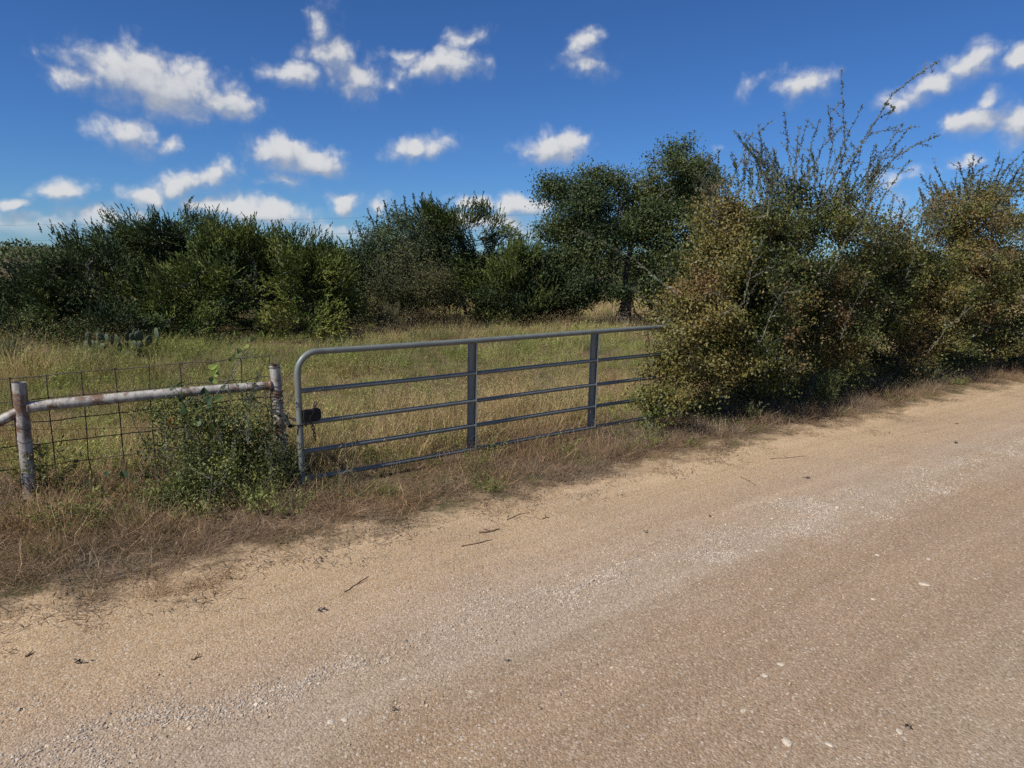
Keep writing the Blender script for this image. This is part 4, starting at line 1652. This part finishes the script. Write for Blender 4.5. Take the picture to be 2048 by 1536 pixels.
broadleaf('thicket_shrub', 'tallest thicket shrub with long bare whips reaching into the sky', 'shrub', Vector(bb), tr,
          [lb(1590, 710, 12.0, 90, 75, .9), lb(1630, 600, 12.3, 105, 105, .9), lb(1570, 470, 12.3, 80, 90, .9), lb(1660, 480, 12.5, 95, 85, .9, .85), lb(1600, 425, 12.4, 85, 45, .9, .35), lb(1690, 425, 12.5, 60, 45, .9, .3), lb(1670, 700, 12.4, 80, 70, .9), lb(1550, 620, 11.6, 60, 120, .9), lb(1720, 620, 12.9, 60, 100, .9), lb(1530, 730, 11.4, 60, 60, .9), lb(1640, 410, 12.5, 100, 50, .9, .5), lb(1525, 440, 11.7, 80, 70, .9, .8)],
          860, 80, (.051, .030), H_OL, 1.2, 151, sigma=.105, loose=1.12, contrast=1.4, bark=M_BARK_GREY, r_tip=.0027, rmax=.05, extra=rusty(-.07, 152), spread=.2,
          whips=[([(1640, 430), (1690, 300), (1683, 140)], 12.4, 7), ([(1660, 430), (1722, 290), (1782, 190), (1832, 150), (1877, 123)], 12.6, 8), ([(1770, 205), (1790, 215), (1777, 227)], 12.6, 9),
                 ([(1680, 430), (1760, 340), (1820, 295), (1880, 270)], 12.5, 8), ([(1600, 400), (1575, 300), (1570, 225)], 12.3, 8), ([(1610, 400), (1622, 290), (1640, 238)], 12.3, 8),
                 ([(1645, 400), (1665, 290), (1657, 212)], 12.4, 8), ([(1690, 330), (1740, 270), (1790, 255)], 12.4, 8), ([(1580, 380), (1600, 290), (1617, 240)], 12.3, 8), ([(1700, 470), (1775, 440), (1850, 405), (1885, 385)], 12.6, 6),
                 ([(1700, 380), (1745, 350), (1752, 290)], 12.6, 7), ([(1660, 350), (1700, 260), (1725, 210)], 12.4, 8), ([(1690, 520), (1740, 470), (1762, 430)], 12.6, 6), ([(1560, 400), (1545, 350), (1548, 320)], 12.3, 8), ([(1630, 380), (1640, 300), (1690, 250)], 12.4, 7)] + random_whips(12, 7, 1530, 1720, 520, 760, 11.6, 110, 1.3, 2.5) + random_whips(2, 46, 1520, 1740, 370, 460, 12.4, 110, .45, 8), trunk_name='stems', crown_name='foliage')
bb, tr = stool(1790, 762)
broadleaf('thicket_shrub', 'lower brown tinged thicket shrub between the two tall ones', 'shrub', Vector(bb), tr,
          [lb(1760, 680, 13.8, 90, 60, .9), lb(1790, 590, 14.0, 95, 90, .9), lb(1740, 520, 14.0, 70, 60, .9, .8), lb(1830, 520, 14.2, 80, 66, .9, .8), lb(1850, 680, 14.2, 70, 50, .9), lb(1850, 590, 14.6, 70, 90, .9), lb(1700, 660, 13.2, 60, 70, .9), lb(1815, 515, 14.5, 85, 45, .9, .7)],
          680, 76, (.054, .031), H_OL, 1.1, 161, sigma=.10, loose=1.12, contrast=1.4, bark=M_BARK_GREY, r_tip=.0027, rmax=.05, extra=rusty(-.03, 162), spread=.2,
          whips=[([(1800, 500), (1850, 430), (1880, 372)], 14.0, 7), ([(1780, 520), (1830, 460), (1870, 430)], 14.0, 7)] + random_whips(13, 6, 1700, 1880, 560, 730, 13.4, 90, 1.3, 2.5) + random_whips(3, 26, 1720, 1880, 450, 520, 14.0, 70, .4, 8), trunk_name='stems', crown_name='foliage')
bb, tr = stool(1935, 738)
broadleaf('thicket_shrub', 'reddish brown thicket shrub with a peaked top near the right picture edge', 'shrub', Vector(bb), tr,
          [lb(1910, 640, 15.3, 100, 70, .9), lb(1900, 540, 15.5, 100, 90, .9), lb(1945, 450, 15.6, 75, 80, .9, .8), lb(1890, 430, 15.6, 50, 50, .9, .5), lb(1990, 600, 15.8, 90, 80, .9), lb(1950, 400, 15.6, 40, 40, .9, .3)],
          740, 78, (.056, .033), H_OL, 1.1, 171, sigma=.105, loose=1.12, contrast=1.4, bark=M_BARK_GREY, r_tip=.0029, rmax=.05, extra=rusty(-.03, 172), spread=.2,
          whips=[([(1920, 420), (1935, 370), (1962, 315)], 15.5, 8), ([(1930, 430), (1990, 360), (2045, 305)], 15.6, 9), ([(1960, 440), (2010, 380), (2060, 335)], 15.6, 9), ([(1890, 430), (1880, 390), (1870, 365)], 15.5, 8), ([(1940, 400), (1948, 350), (1975, 330)], 15.6, 8)] + random_whips(14, 6, 1850, 2040, 540, 710, 14.9, 90, 1.3, 2.5) + random_whips(4, 34, 1870, 2010, 390, 470, 15.6, 75, .4, 9), trunk_name='stems', crown_name='foliage')
bb, tr = stool(2070, 712)
broadleaf('thicket_shrub', 'green thicket shrub cut by the right picture edge', 'shrub', Vector(bb), tr,
          [lb(2060, 600, 17.0, 95, 90, .9), lb(2040, 500, 17.0, 70, 80, .9), lb(2120, 520, 17.3, 90, 110, .9), lb(2030, 420, 17.0, 45, 50, .9, .5), lb(2080, 680, 17.0, 80, 40, .9)],
          500, 72, (.062, .036), H_OL, 1.1, 181, sigma=.13, bark=M_BARK_GREY, r_tip=.0029, rmax=.05, extra=rusty(-.02, 182), spread=.2, trunk_name='stems', crown_name='foliage')

# ------------------------------------------------------------------ small plants
bb, tr = stool(415, 1030, 5)
tr = [bb + np.array([.015 * k, .01 * k, .12 * k]) for k in range(5)]
broadleaf('fence_shrub', 'tangled green shrub growing through the wire beside the leaning post', 'shrub', Vector(bb), tr,
          [lb(410, 900, 6.75, 66, 80, .8), lb(400, 990, 6.35, 78, 48, .8), lb(340, 1000, 6.25, 60, 40, .8, .8), lb(470, 1000, 6.4, 62, 40, .8, .8), lb(420, 1010, 6.2, 70, 36, .8, .8), lb(540, 960, 6.8, 40, 45, .8, .6), lb(480, 930, 6.9, 55, 70, .8, .7), lb(520, 880, 7.0, 34, 70, .8, .6), lb(360, 860, 6.8, 40, 55, .8, .6), lb(440, 840, 6.9, 34, 50, .8, .5)],
          560, 48, (.036, .015), [(.055, .074, .022), (.10, .12, .034), (.15, .17, .048), (.21, .225, .065)], 2.2, 191, sigma=.065, bark=M_BARK, r_tip=.0016, rmax=.009, spread=.18, trunk_name='stems', crown_name='foliage',
          whips=[([(430, 800), (455, 760), (500, 690)], 6.85, 3), ([(400, 830), (385, 790), (360, 770)], 6.85, 5), ([(520, 850), (508, 800), (512, 745)], 7.0, 10), ([(540, 880), (535, 820), (530, 770)], 7.05, 9)] + random_whips(9, 30, 320, 540, 860, 990, 6.7, 110, .5, 9))
# broad-leaved vine on the shrub and rail: each leaf its own part
rng = np.random.default_rng(195)
vb = on_ground(400, 1020)
vine = thing('broad_leaf_vine', (vb.x, vb.y, gz(vb)), 'vine with heart shaped leaves climbing over the white pipe rail', 'vine')
mb = MB()
vp = [np.array(at_depth(x, y, 6.75)) for x, y in ((395, 930), (398, 890), (400, 860), (415, 810), (432, 790), (455, 760), (485, 715), (512, 678))]
mb.tube(vp, [.006, .006, .006, .006, .006, .005, .004, .002], 6)
part('stem', mb, M_BARK_GREY, vine)


def heart_leaf(size, mat):
    prof = [(0, 0), (.22, -.16), (.46, -.02), (.50, .26), (.30, .62), (0, 1.0), (-.30, .62), (-.50, .26), (-.46, -.02), (-.22, -.16)]
    v = [(x * size, y * size, (abs(x) * .35 - .12 * y * y) * size) for x, y in prof] + [(0, .4 * size, -.02 * size)]
    f3 = [(10, i, (i + 1) % 10) for i in range(10)]
    return v, f3


heart_cols = {'dark': (.030, .055, .022), 'mid': (.065, .095, .030), 'lime': (.17, .215, .05), 'ochre': (.22, .115, .04)}
heart_mesh = {}
for nm, c_ in heart_cols.items():
    v, f3 = heart_leaf(.10, None)
    heart_mesh[nm] = mesh_np('vine_leaf_' + nm, np.array(v), [np.array(f3)], M_LEAF, np.tile(c_, (10, 1)))
spots = [(422, 738, 'lime'), (428, 752, 'lime'), (424, 765, 'lime'), (430, 742, 'lime'), (372, 825, 'dark'), (385, 808, 'dark'), (378, 840, 'dark'), (415, 805, 'dark'), (420, 822, 'dark'), (410, 835, 'dark'), (432, 800, 'mid'), (392, 850, 'mid'),
         (365, 800, 'dark'), (355, 772, 'dark'), (345, 780, 'dark'), (445, 778, 'dark'), (365, 845, 'dark'), (341, 842, 'ochre'), (342, 850, 'ochre'), (258, 980, 'ochre'), (272, 966, 'dark'), (250, 955, 'dark'), (215, 950, 'dark'), (180, 975, 'dark'), (195, 960, 'dark'),
         (300, 955, 'mid'), (290, 940, 'mid'), (75, 985, 'dark'), (85, 970, 'dark'), (455, 700, 'mid'), (468, 690, 'mid'), (480, 705, 'mid'), (495, 695, 'lime'), (470, 715, 'mid'), (508, 680, 'mid'), (520, 672, 'lime'), (462, 722, 'mid'), (486, 682, 'mid'),
         (330, 1045, 'lime'), (400, 1000, 'mid'), (380, 985, 'dark'), (430, 860, 'mid'), (450, 850, 'mid'), (408, 790, 'dark'), (396, 820, 'dark')]
for x, y, nm in spots:
    Yd = 6.62 if y < 950 else 6.35
    if x < 320:
        Yd = 6.35 if x > 120 else 6.2
    p_ = Vector(at_depth(x, y, Yd + rng.uniform(-.08, .08)))
    o = add_obj('leaf', heart_mesh[nm], vine)
    o.location = p_ - vine.location
    o.rotation_euler = (rng.uniform(.5, 2.2), rng.uniform(-.6, .6), rng.uniform(-.9, .9))
    s_ = rng.uniform(.55, 1.0) * (.62 if y < 730 else 1.0)
    o.scale = (s_, s_, s_)

# grey green bush and weeds in the meadow
bb, tr = stool(770, 672, 4)
rng = np.random.default_rng(201)


def wand_bush(name, label, cat, px, py, n, h, spread, leaf, pal, seed, dens=22, parts=('stems', 'foliage'), stem=None):
    rng = np.random.default_rng(seed)
    b = np.array(on_ground(px, py))
    b[2] = gz(b)
    root = thing(name, tuple(b), label, cat)
    mb = MB()
    LB, LA = [], []
    for k in range(n):
        a_ = rng.uniform(0, 2 * np.pi)
        ln = h * rng.uniform(.55, 1.1)
        lean = abs(rng.normal(0, spread))
        d = np.array([math.cos(a_) * lean, math.sin(a_) * lean, 1.0])
        pth = np.array([b + np.array([math.cos(a_), math.sin(a_), 0]) * rng.uniform(0, .08) * h + d * ln * f_ * (1 - .10 * f_ * lean) + rng.normal(0, .01 * h, 3) for f_ in np.linspace(0, 1, 6)])
        mb.tube(pth, np.linspace(.005, .0015, 6) * max(h, .4), 4)
        m = int(dens * rng.uniform(.7, 1.3))
        f_ = rng.uniform(.2, 1.0, m) * 5
        lo = np.minimum(f_.astype(int), 4)
        fr = (f_ - lo)[:, None]
        LB.append(pth[lo] * (1 - fr) + pth[lo + 1] * fr)
        tg = unit(pth[lo + 1] - pth[lo])
        LA.append(unit(tg * .9 + perp(rng, tg)))
    part(parts[0], mb, stem or M_STRAW, root)
    LB, LA = np.concatenate(LB), np.concatenate(LA)
    m = len(LB)
    v, f = diamonds(LB, LA, perp(rng, LA), rng.uniform(.7, 1.3, m) * leaf[0], rng.uniform(.7, 1.3, m) * leaf[1])
    o = add_obj(parts[1], mesh_np(parts[1], v, f, M_LEAF, blend_cols(rng, LB, pal, 2.0, seed, .2)), root)
    o.matrix_parent_inverse = Matrix.Translation(-root.location)
    return root


GG = [(.085, .105, .050), (.12, .14, .065), (.155, .165, .085)]
wand_bush('broom_bush', 'pale grey green bush of upright wands in front of the middle trees', 'bush', 778, 672, 70, .95, .42, (.055, .013), GG, 202, 26)
wand_bush('meadow_weed', 'patch of tall green weeds at the left edge of the meadow', 'weeds', 28, 735, 55, .62, .5, (.07, .014), [(.08, .10, .035), (.11, .13, .05), (.14, .15, .06)], 203, 24)
wand_bush('meadow_weed', 'yellow green sapling against the dark left junipers', 'sapling', 50, 700, 9, .95, .3, (.07, .024), [(.15, .17, .045), (.20, .21, .06)], 204, 14)
wand_bush('tall_weed_stalk', 'thin yellow weed stalk standing in front of the left half of the gate', 'weed', 700, 985, 4, 1.10, .03, (.05, .009), [(.20, .19, .07), (.24, .2, .09)], 205, 14)
wand_bush('tall_weed_stalk', 'dry weed stalk in the verge just right of the leaning post', 'weed', 676, 1000, 3, .55, .06, (.04, .008), [(.20, .15, .08), (.24, .19, .09)], 206, 12)
wand_bush('green_weed', 'bright green grassy weed at the foot of the tallest thicket shrub', 'weed', 1650, 815, 70, .60, .45, (.09, .009), [(.07, .10, .03), (.10, .13, .04), (.13, .155, .05)], 207, 18)
wand_bush('green_weed', 'leafy green weed by the foot of the rust streaked post', 'weed', 90, 1000, 26, .55, .5, (.05, .018), [(.08, .10, .03), (.12, .145, .04), (.2, .2, .06)], 208, 20)
wand_bush('green_weed', 'low dark weed at the road edge of the olive shrub', 'weed', 1500, 845, 30, .35, .6, (.04, .014), [(.05, .065, .025), (.08, .09, .035)], 209, 20)
wand_bush('green_weed', 'bushy green weed between the leaning post and the gate', 'weed', 560, 990, 40, .50, .5, (.03, .012), [(.07, .08, .03), (.10, .115, .04), (.13, .14, .06)], 210, 26)
wand_bush('green_weed', 'grey green weed clump beside the brown tinged shrub and road', 'weed', 1850, 770, 60, .5, .7, (.05, .012), [(.10, .115, .05), (.14, .145, .07)], 211, 20)
wand_bush('dead_stalk', 'reddish dead weed stalk behind the middle of the gate top rail', 'weed', 1018, 690, 5, .5, .25, (.035, .012), [(.12, .06, .035), (.16, .08, .045)], 212, 16)


# prickly pears: every pad a part
def pad_mesh(name, w_, h_, th):
    vs, f4 = [], []
    nu, nv = 14, 7
    for j in range(nv):
        ph = math.pi * (j + .5) / nv - math.pi / 2
        for i in range(nu):
            a_ = 2 * math.pi * i / nu
            x = math.cos(ph) * math.cos(a_)
            z = math.cos(ph) * math.sin(a_)
            y = math.sin(ph)
            wid = w_ * (.82 + .22 * (z + 1) / 2)
            vs.append((x * wid, y * th, (z + 1) * h_))
    for j in range(nv - 1):
        for i in range(nu):
            f4.append((j * nu + i, j * nu + (i + 1) % nu, (j + 1) * nu + (i + 1) % nu, (j + 1) * nu + i))
    c0 = len(vs)
    vs += [(0, -th, h_), (0, th, h_)]
    f3 = [(c0, (i + 1) % nu, i) for i in range(nu)] + [(c0 + 1, (nv - 1) * nu + i, (nv - 1) * nu + (i + 1) % nu) for i in range(nu)]
    me = mesh_np(name, np.array(vs), [np.array(f4), np.array(f3)], M_CACTUS, None, True)
    return me


PADS = [pad_mesh('cactus_pad', .095, .145, .018), pad_mesh('cactus_pad', .11, .14, .02), pad_mesh('cactus_pad', .08, .125, .016)]


def prickly_pear(label, px, py, width, tiers, seed, scale=1.0):
    rng = np.random.default_rng(seed)
    b = np.array(on_ground(px, py))
    b[2] = gz(b)
    root = thing('prickly_pear', tuple(b), label, 'cactus')
    cur = [(np.array([rng.uniform(-width, width), rng.uniform(-.25, .25), -.04]), rng.uniform(-.35, .35)) for k in range(tiers[0])]
    for lvl, cnt in enumerate(tiers):
        nxt = []
        for k in range(cnt):
            p_, tilt = cur[k % len(cur)]
            o = add_obj('pad', PADS[rng.integers(0, 3)], root)
            s_ = scale * rng.uniform(.8, 1.15)
            tl = tilt * .5 + rng.uniform(-.55, .55)
            e_ = Euler((rng.uniform(-.25, .25), tl, rng.uniform(0, 3.14)))
            o.location = p_
            o.rotation_euler = e_
            o.scale = (s_, s_, s_)
            h_ = .27 * s_
            top = np.array(p_) + np.array(e_.to_matrix() @ Vector((0, 0, h_)))
            nxt.append((top, tl))
        cur = nxt
    return root


prickly_pear('wide prickly pear clump at the foot of the left junipers', 215, 713, .70, (16, 14, 9), 221, .80)
prickly_pear('smaller prickly pear clump right of the wide clump', 284, 712, .33, (8, 6, 4), 222, .84)
prickly_pear('prickly pear pad at the road end of the gate under the olive shrub', 1302, 864, .12, (3, 2), 223, .85)

# rusty steel post beyond the gate
b = on_ground(1300, 702)
tp = thing('steel_post', (b.x, b.y, gz(b)), 'thin rusty steel post beyond the right end of the gate top rail', 'post')
mb = MB()
tpz = at_depth(1290, 622, b.y)
c_ = np.array(b)
d_ = np.array(tpz) - c_
up_ = d_ / 2
mb.box(c_ + d_ / 2, (.024, 0, 0), (0, .003, 0), up_)
mb.box(c_ + d_ / 2 + np.array([0, .014, 0]), (.003, 0, 0), (0, .011, 0), up_ * .99)
part('shaft', mb, M_RUST, tp, smooth=False)
mb = MB()
for f_ in np.linspace(.25, .95, 9):
    mb.box(c_ + d_ * f_ + np.array([0, -.006, 0]), (.009, 0, 0), (0, .004, 0), (0, 0, .008))
part('studs', mb, M_RUST, tp, smooth=False)
# bleached fallen branch by the oak
rng = np.random.default_rng(231)
b = on_ground(1325, 668)
fb_ = thing('fallen_branch', (b.x, b.y, gz(b)), 'bleached forked dead branch lying right of the oak trunk', 'branch')
for pts_ in ([(1296, 660), (1312, 645), (1330, 650)], [(1312, 645), (1322, 660), (1345, 662)], [(1318, 650), (1336, 640), (1350, 640)]):
    mb = MB()
    q = np.array([np.array(at_depth(x, y, 20.0)) for x, y in pts_])
    q[:, 2] = np.maximum(q[:, 2], .05)
    mb.tube(q, [.03, .026, .014], 6)
    part('limb', mb, M_BARK_PALE, fb_)

# overhead cables far behind
for k, (lab, ys) in enumerate((('upper thin overhead cable crossing the sky behind the trees', (462, 447, 436, 431, 428, 430, 436)), ('lower thin overhead cable crossing the sky behind the trees', (494, 478, 467, 461, 458, 459, 464)))):
    pts_ = [np.array(at_depth(x, y, 62)) for x, y in zip((-700, 250, 700, 950, 1250, 1700, 2600), ys)]
    mb = MB()
    mb.tube(pts_, .007, 5)
    o = add_obj('overhead_cable', mb.mesh('overhead_cable', M_CABLE), label=lab, cat='cable', group='overhead cables')

# ------------------------------------------------------------------ bits lying on the road
rng = np.random.default_rng(241)
TW = [((690, 1192), (712, 1175), (738, 1160), .004, 'forked brown twig on the sand left of the gravel streak'), ((924, 1100), (952, 1094), (982, 1086), .005, 'straight thin stick on the road below the verge grass'),
      ((958, 1072), (980, 1070), (999, 1064), .008, 'short thick stick at the verge edge in front of the gate'), ((1014, 1046), (1035, 1035), (1058, 1030), .004, 'bent twig at the verge edge right of the thick stick'),
      ((1085, 1044), (1092, 1042), (1100, 1040), .004, 'very short twig on the road right of the bent twig'), ((1480, 960), (1497, 968), (1512, 978), .004, 'thin crossing twig on the road below the olive shrub'),
      ((1540, 922), (1575, 920), (1612, 916), .004, 'long thin straw on the road below the tallest thicket shrub'), ((384, 1330), (392, 1328), (402, 1322), .005, 'tiny brown twig on the pinkish sand left of centre'),
      ((50, 1322), (58, 1319), (66, 1316), .006, 'small dark twig near the left picture edge')]
for a, m_, b_, r, lab in TW:
    pts_ = []
    for q in (a, m_, b_):
        p_ = np.array(on_ground(*q))
        p_[2] = gz(p_) + r * .9
        pts_.append(p_)
    mb = MB()
    P_ = np.concatenate([[pts_[0] * (1 - f_) + pts_[1] * f_ for f_ in (0, .35, .7)], [pts_[1] * (1 - f_) + pts_[2] * f_ for f_ in (0, .35, .7, 1)]])
    P_[:, :2] += rng.normal(0, .004, (7, 2))
    mb.tube(P_, np.linspace(r, r * .5, 7), 6)
    j = P_[3]
    e_ = j + np.array([rng.uniform(-.08, .08), rng.uniform(.02, .08), r])
    mb.tube([j, (j + e_) / 2 + [.004, .003, 0], e_], [r * .6, r * .5, r * .3], 5)
    add_obj('twig', mb.mesh('twig', M_TWIG), label=lab, cat='twig', group='twigs on the road')
DEB = [(163, 1335, .055, 'largest crumpled black leaf on the sand at lower left'), (644, 1229, .04, 'crumpled dark leaf on the sand left of the gravel streak'), (1292, 1073, .045, 'spidery black leaf scrap on the road right of centre'),
       (1612, 963, .05, 'crumpled dark leaf on the road below the tallest thicket shrub'), (1910, 893, .06, 'long dark leaf scrap on the road near the right picture edge'), (1420, 1042, .03, 'tiny dark leaf scrap on the pink gravel'),
       (1912, 852, .04, 'small dark leaf scrap on the pale sand at far right'), (1015, 1341, .025, 'tiny dark scrap on the gravel in the lower middle'), (786, 1442, .03, 'small dark scrap near the bottom edge left of middle'), (1816, 1478, .03, 'small dark scrap near the bottom edge at right')]
for x, y, s_, lab in DEB:
    s_ *= .7
    p_ = np.array(on_ground(x, y))
    p_[2] = gz(p_)
    n = 9
    base = p_ + np.c_[rng.normal(0, s_ * .35, n), rng.normal(0, s_ * .3, n), rng.uniform(.003, .012, n)]
    a_ = rng.uniform(0, 6.28, n)
    ax = unit(np.c_[np.cos(a_), np.sin(a_), rng.uniform(.0, .5, n)])
    v, f = diamonds(base, ax, perp(rng, ax), rng.uniform(.5, 1.2, n) * s_, rng.uniform(.25, .5, n) * s_, .3)
    v[:, 2] = np.maximum(v[:, 2], p_[2] + .002)
    o = add_obj('dead_leaf', mesh_np('dead_leaf', v, f, M_CHAR), label=lab, cat='dead leaf', group='dark dead leaves on the road')
RK = [(1848, 1185, .026, 'largest white limestone chip on the right of the road'), (1856, 1133, .016, 'flat white chip just above the largest white chip'), (1572, 1508, .024, 'white chip at the bottom edge right of middle'), (1484, 1444, .014, 'round white chip in the lower right quarter'),
      (1560, 1350, .016, 'white chip left of the pale smear in the lower right'), (1528, 1373, .018, 'crusty pale chip in the lower right below the white chip'), (1745, 1215, .014, 'pale chip left of the largest white chip'), (1656, 1512, .015, 'small white chip at the bottom edge by the larger one'),
      (1796, 1486, .016, 'flat white chip near the bottom right corner'), (1541, 1193, .013, 'tan pebble on the brown wheel path'), (1525, 1112, .011, 'small tan pebble at the lower edge of the gravel streak'), (664, 1462, .016, 'pale round pebble at the bottom left of middle'), (690, 1458, .014, 'pale pebble beside the round one at the bottom left of middle'),
      (942, 1404, .012, 'pale pebble on the road at the lower middle'), (985, 1402, .010, 'smaller pale pebble right of the one at the lower middle'), (810, 1375, .012, 'pale pebble at the lower edge of the gravel left of middle')]
import bmesh
for x, y, s_, lab in RK:
    bm = bmesh.new()
    bmesh.ops.create_icosphere(bm, subdivisions=2, radius=1.0)
    sd = rng.uniform(0, 50)
    co_ = np.array([v.co for v in bm.verts])
    k = .7 + .6 * vnoise(co_ + sd, 1.3, 7)
    p_ = np.array(on_ground(x, y))
    p_[2] = gz(p_)
    el_ = rng.uniform(1.0, 1.6)
    for v_, kk in zip(bm.verts, k):
        v_.co = Vector((v_.co.x * kk * s_ * el_, v_.co.y * kk * s_, v_.co.z * kk * s_ * .45 + s_ * .04))
    me = bpy.data.meshes.new('stone_chip')
    bm.to_mesh(me)
    bm.free()
    me.materials.append(M_ROCK)
    o = add_obj('stone_chip', me, None, p_, None, lab, 'stone', 'pale stones on the road')
    o.rotation_euler = (0, 0, rng.uniform(0, 6))

# far wood along the skyline, one mass
rng = np.random.default_rng(301)
n = 60000
a_ = rng.uniform(-.95, .95, n)
d_ = rng.uniform(75, 140, n)
hgt = 1.6 + 2.2 * fbm(np.c_[a_ * 40, d_ * .05], 1.0, 3, 303)
P_ = np.c_[np.sin(a_) * d_, np.cos(a_) * d_, hgt * rng.uniform(0, 1, n) ** .8]
P_[:, 2] += ground_z(P_[:, :2])
ax = unit(rng.normal(0, 1, (n, 3)) + [0, 0, .6])
v, f = diamonds(P_, ax, perp(rng, ax), rng.uniform(.22, .5, n), rng.uniform(.12, .26, n))
add_obj('far_wood', mesh_np('far_wood', v, f, M_NEEDLE, blend_cols(rng, P_, JUN_DARK, .2, 305, .15)), kind='stuff', label='far off dark wood along the horizon', cat='wood')
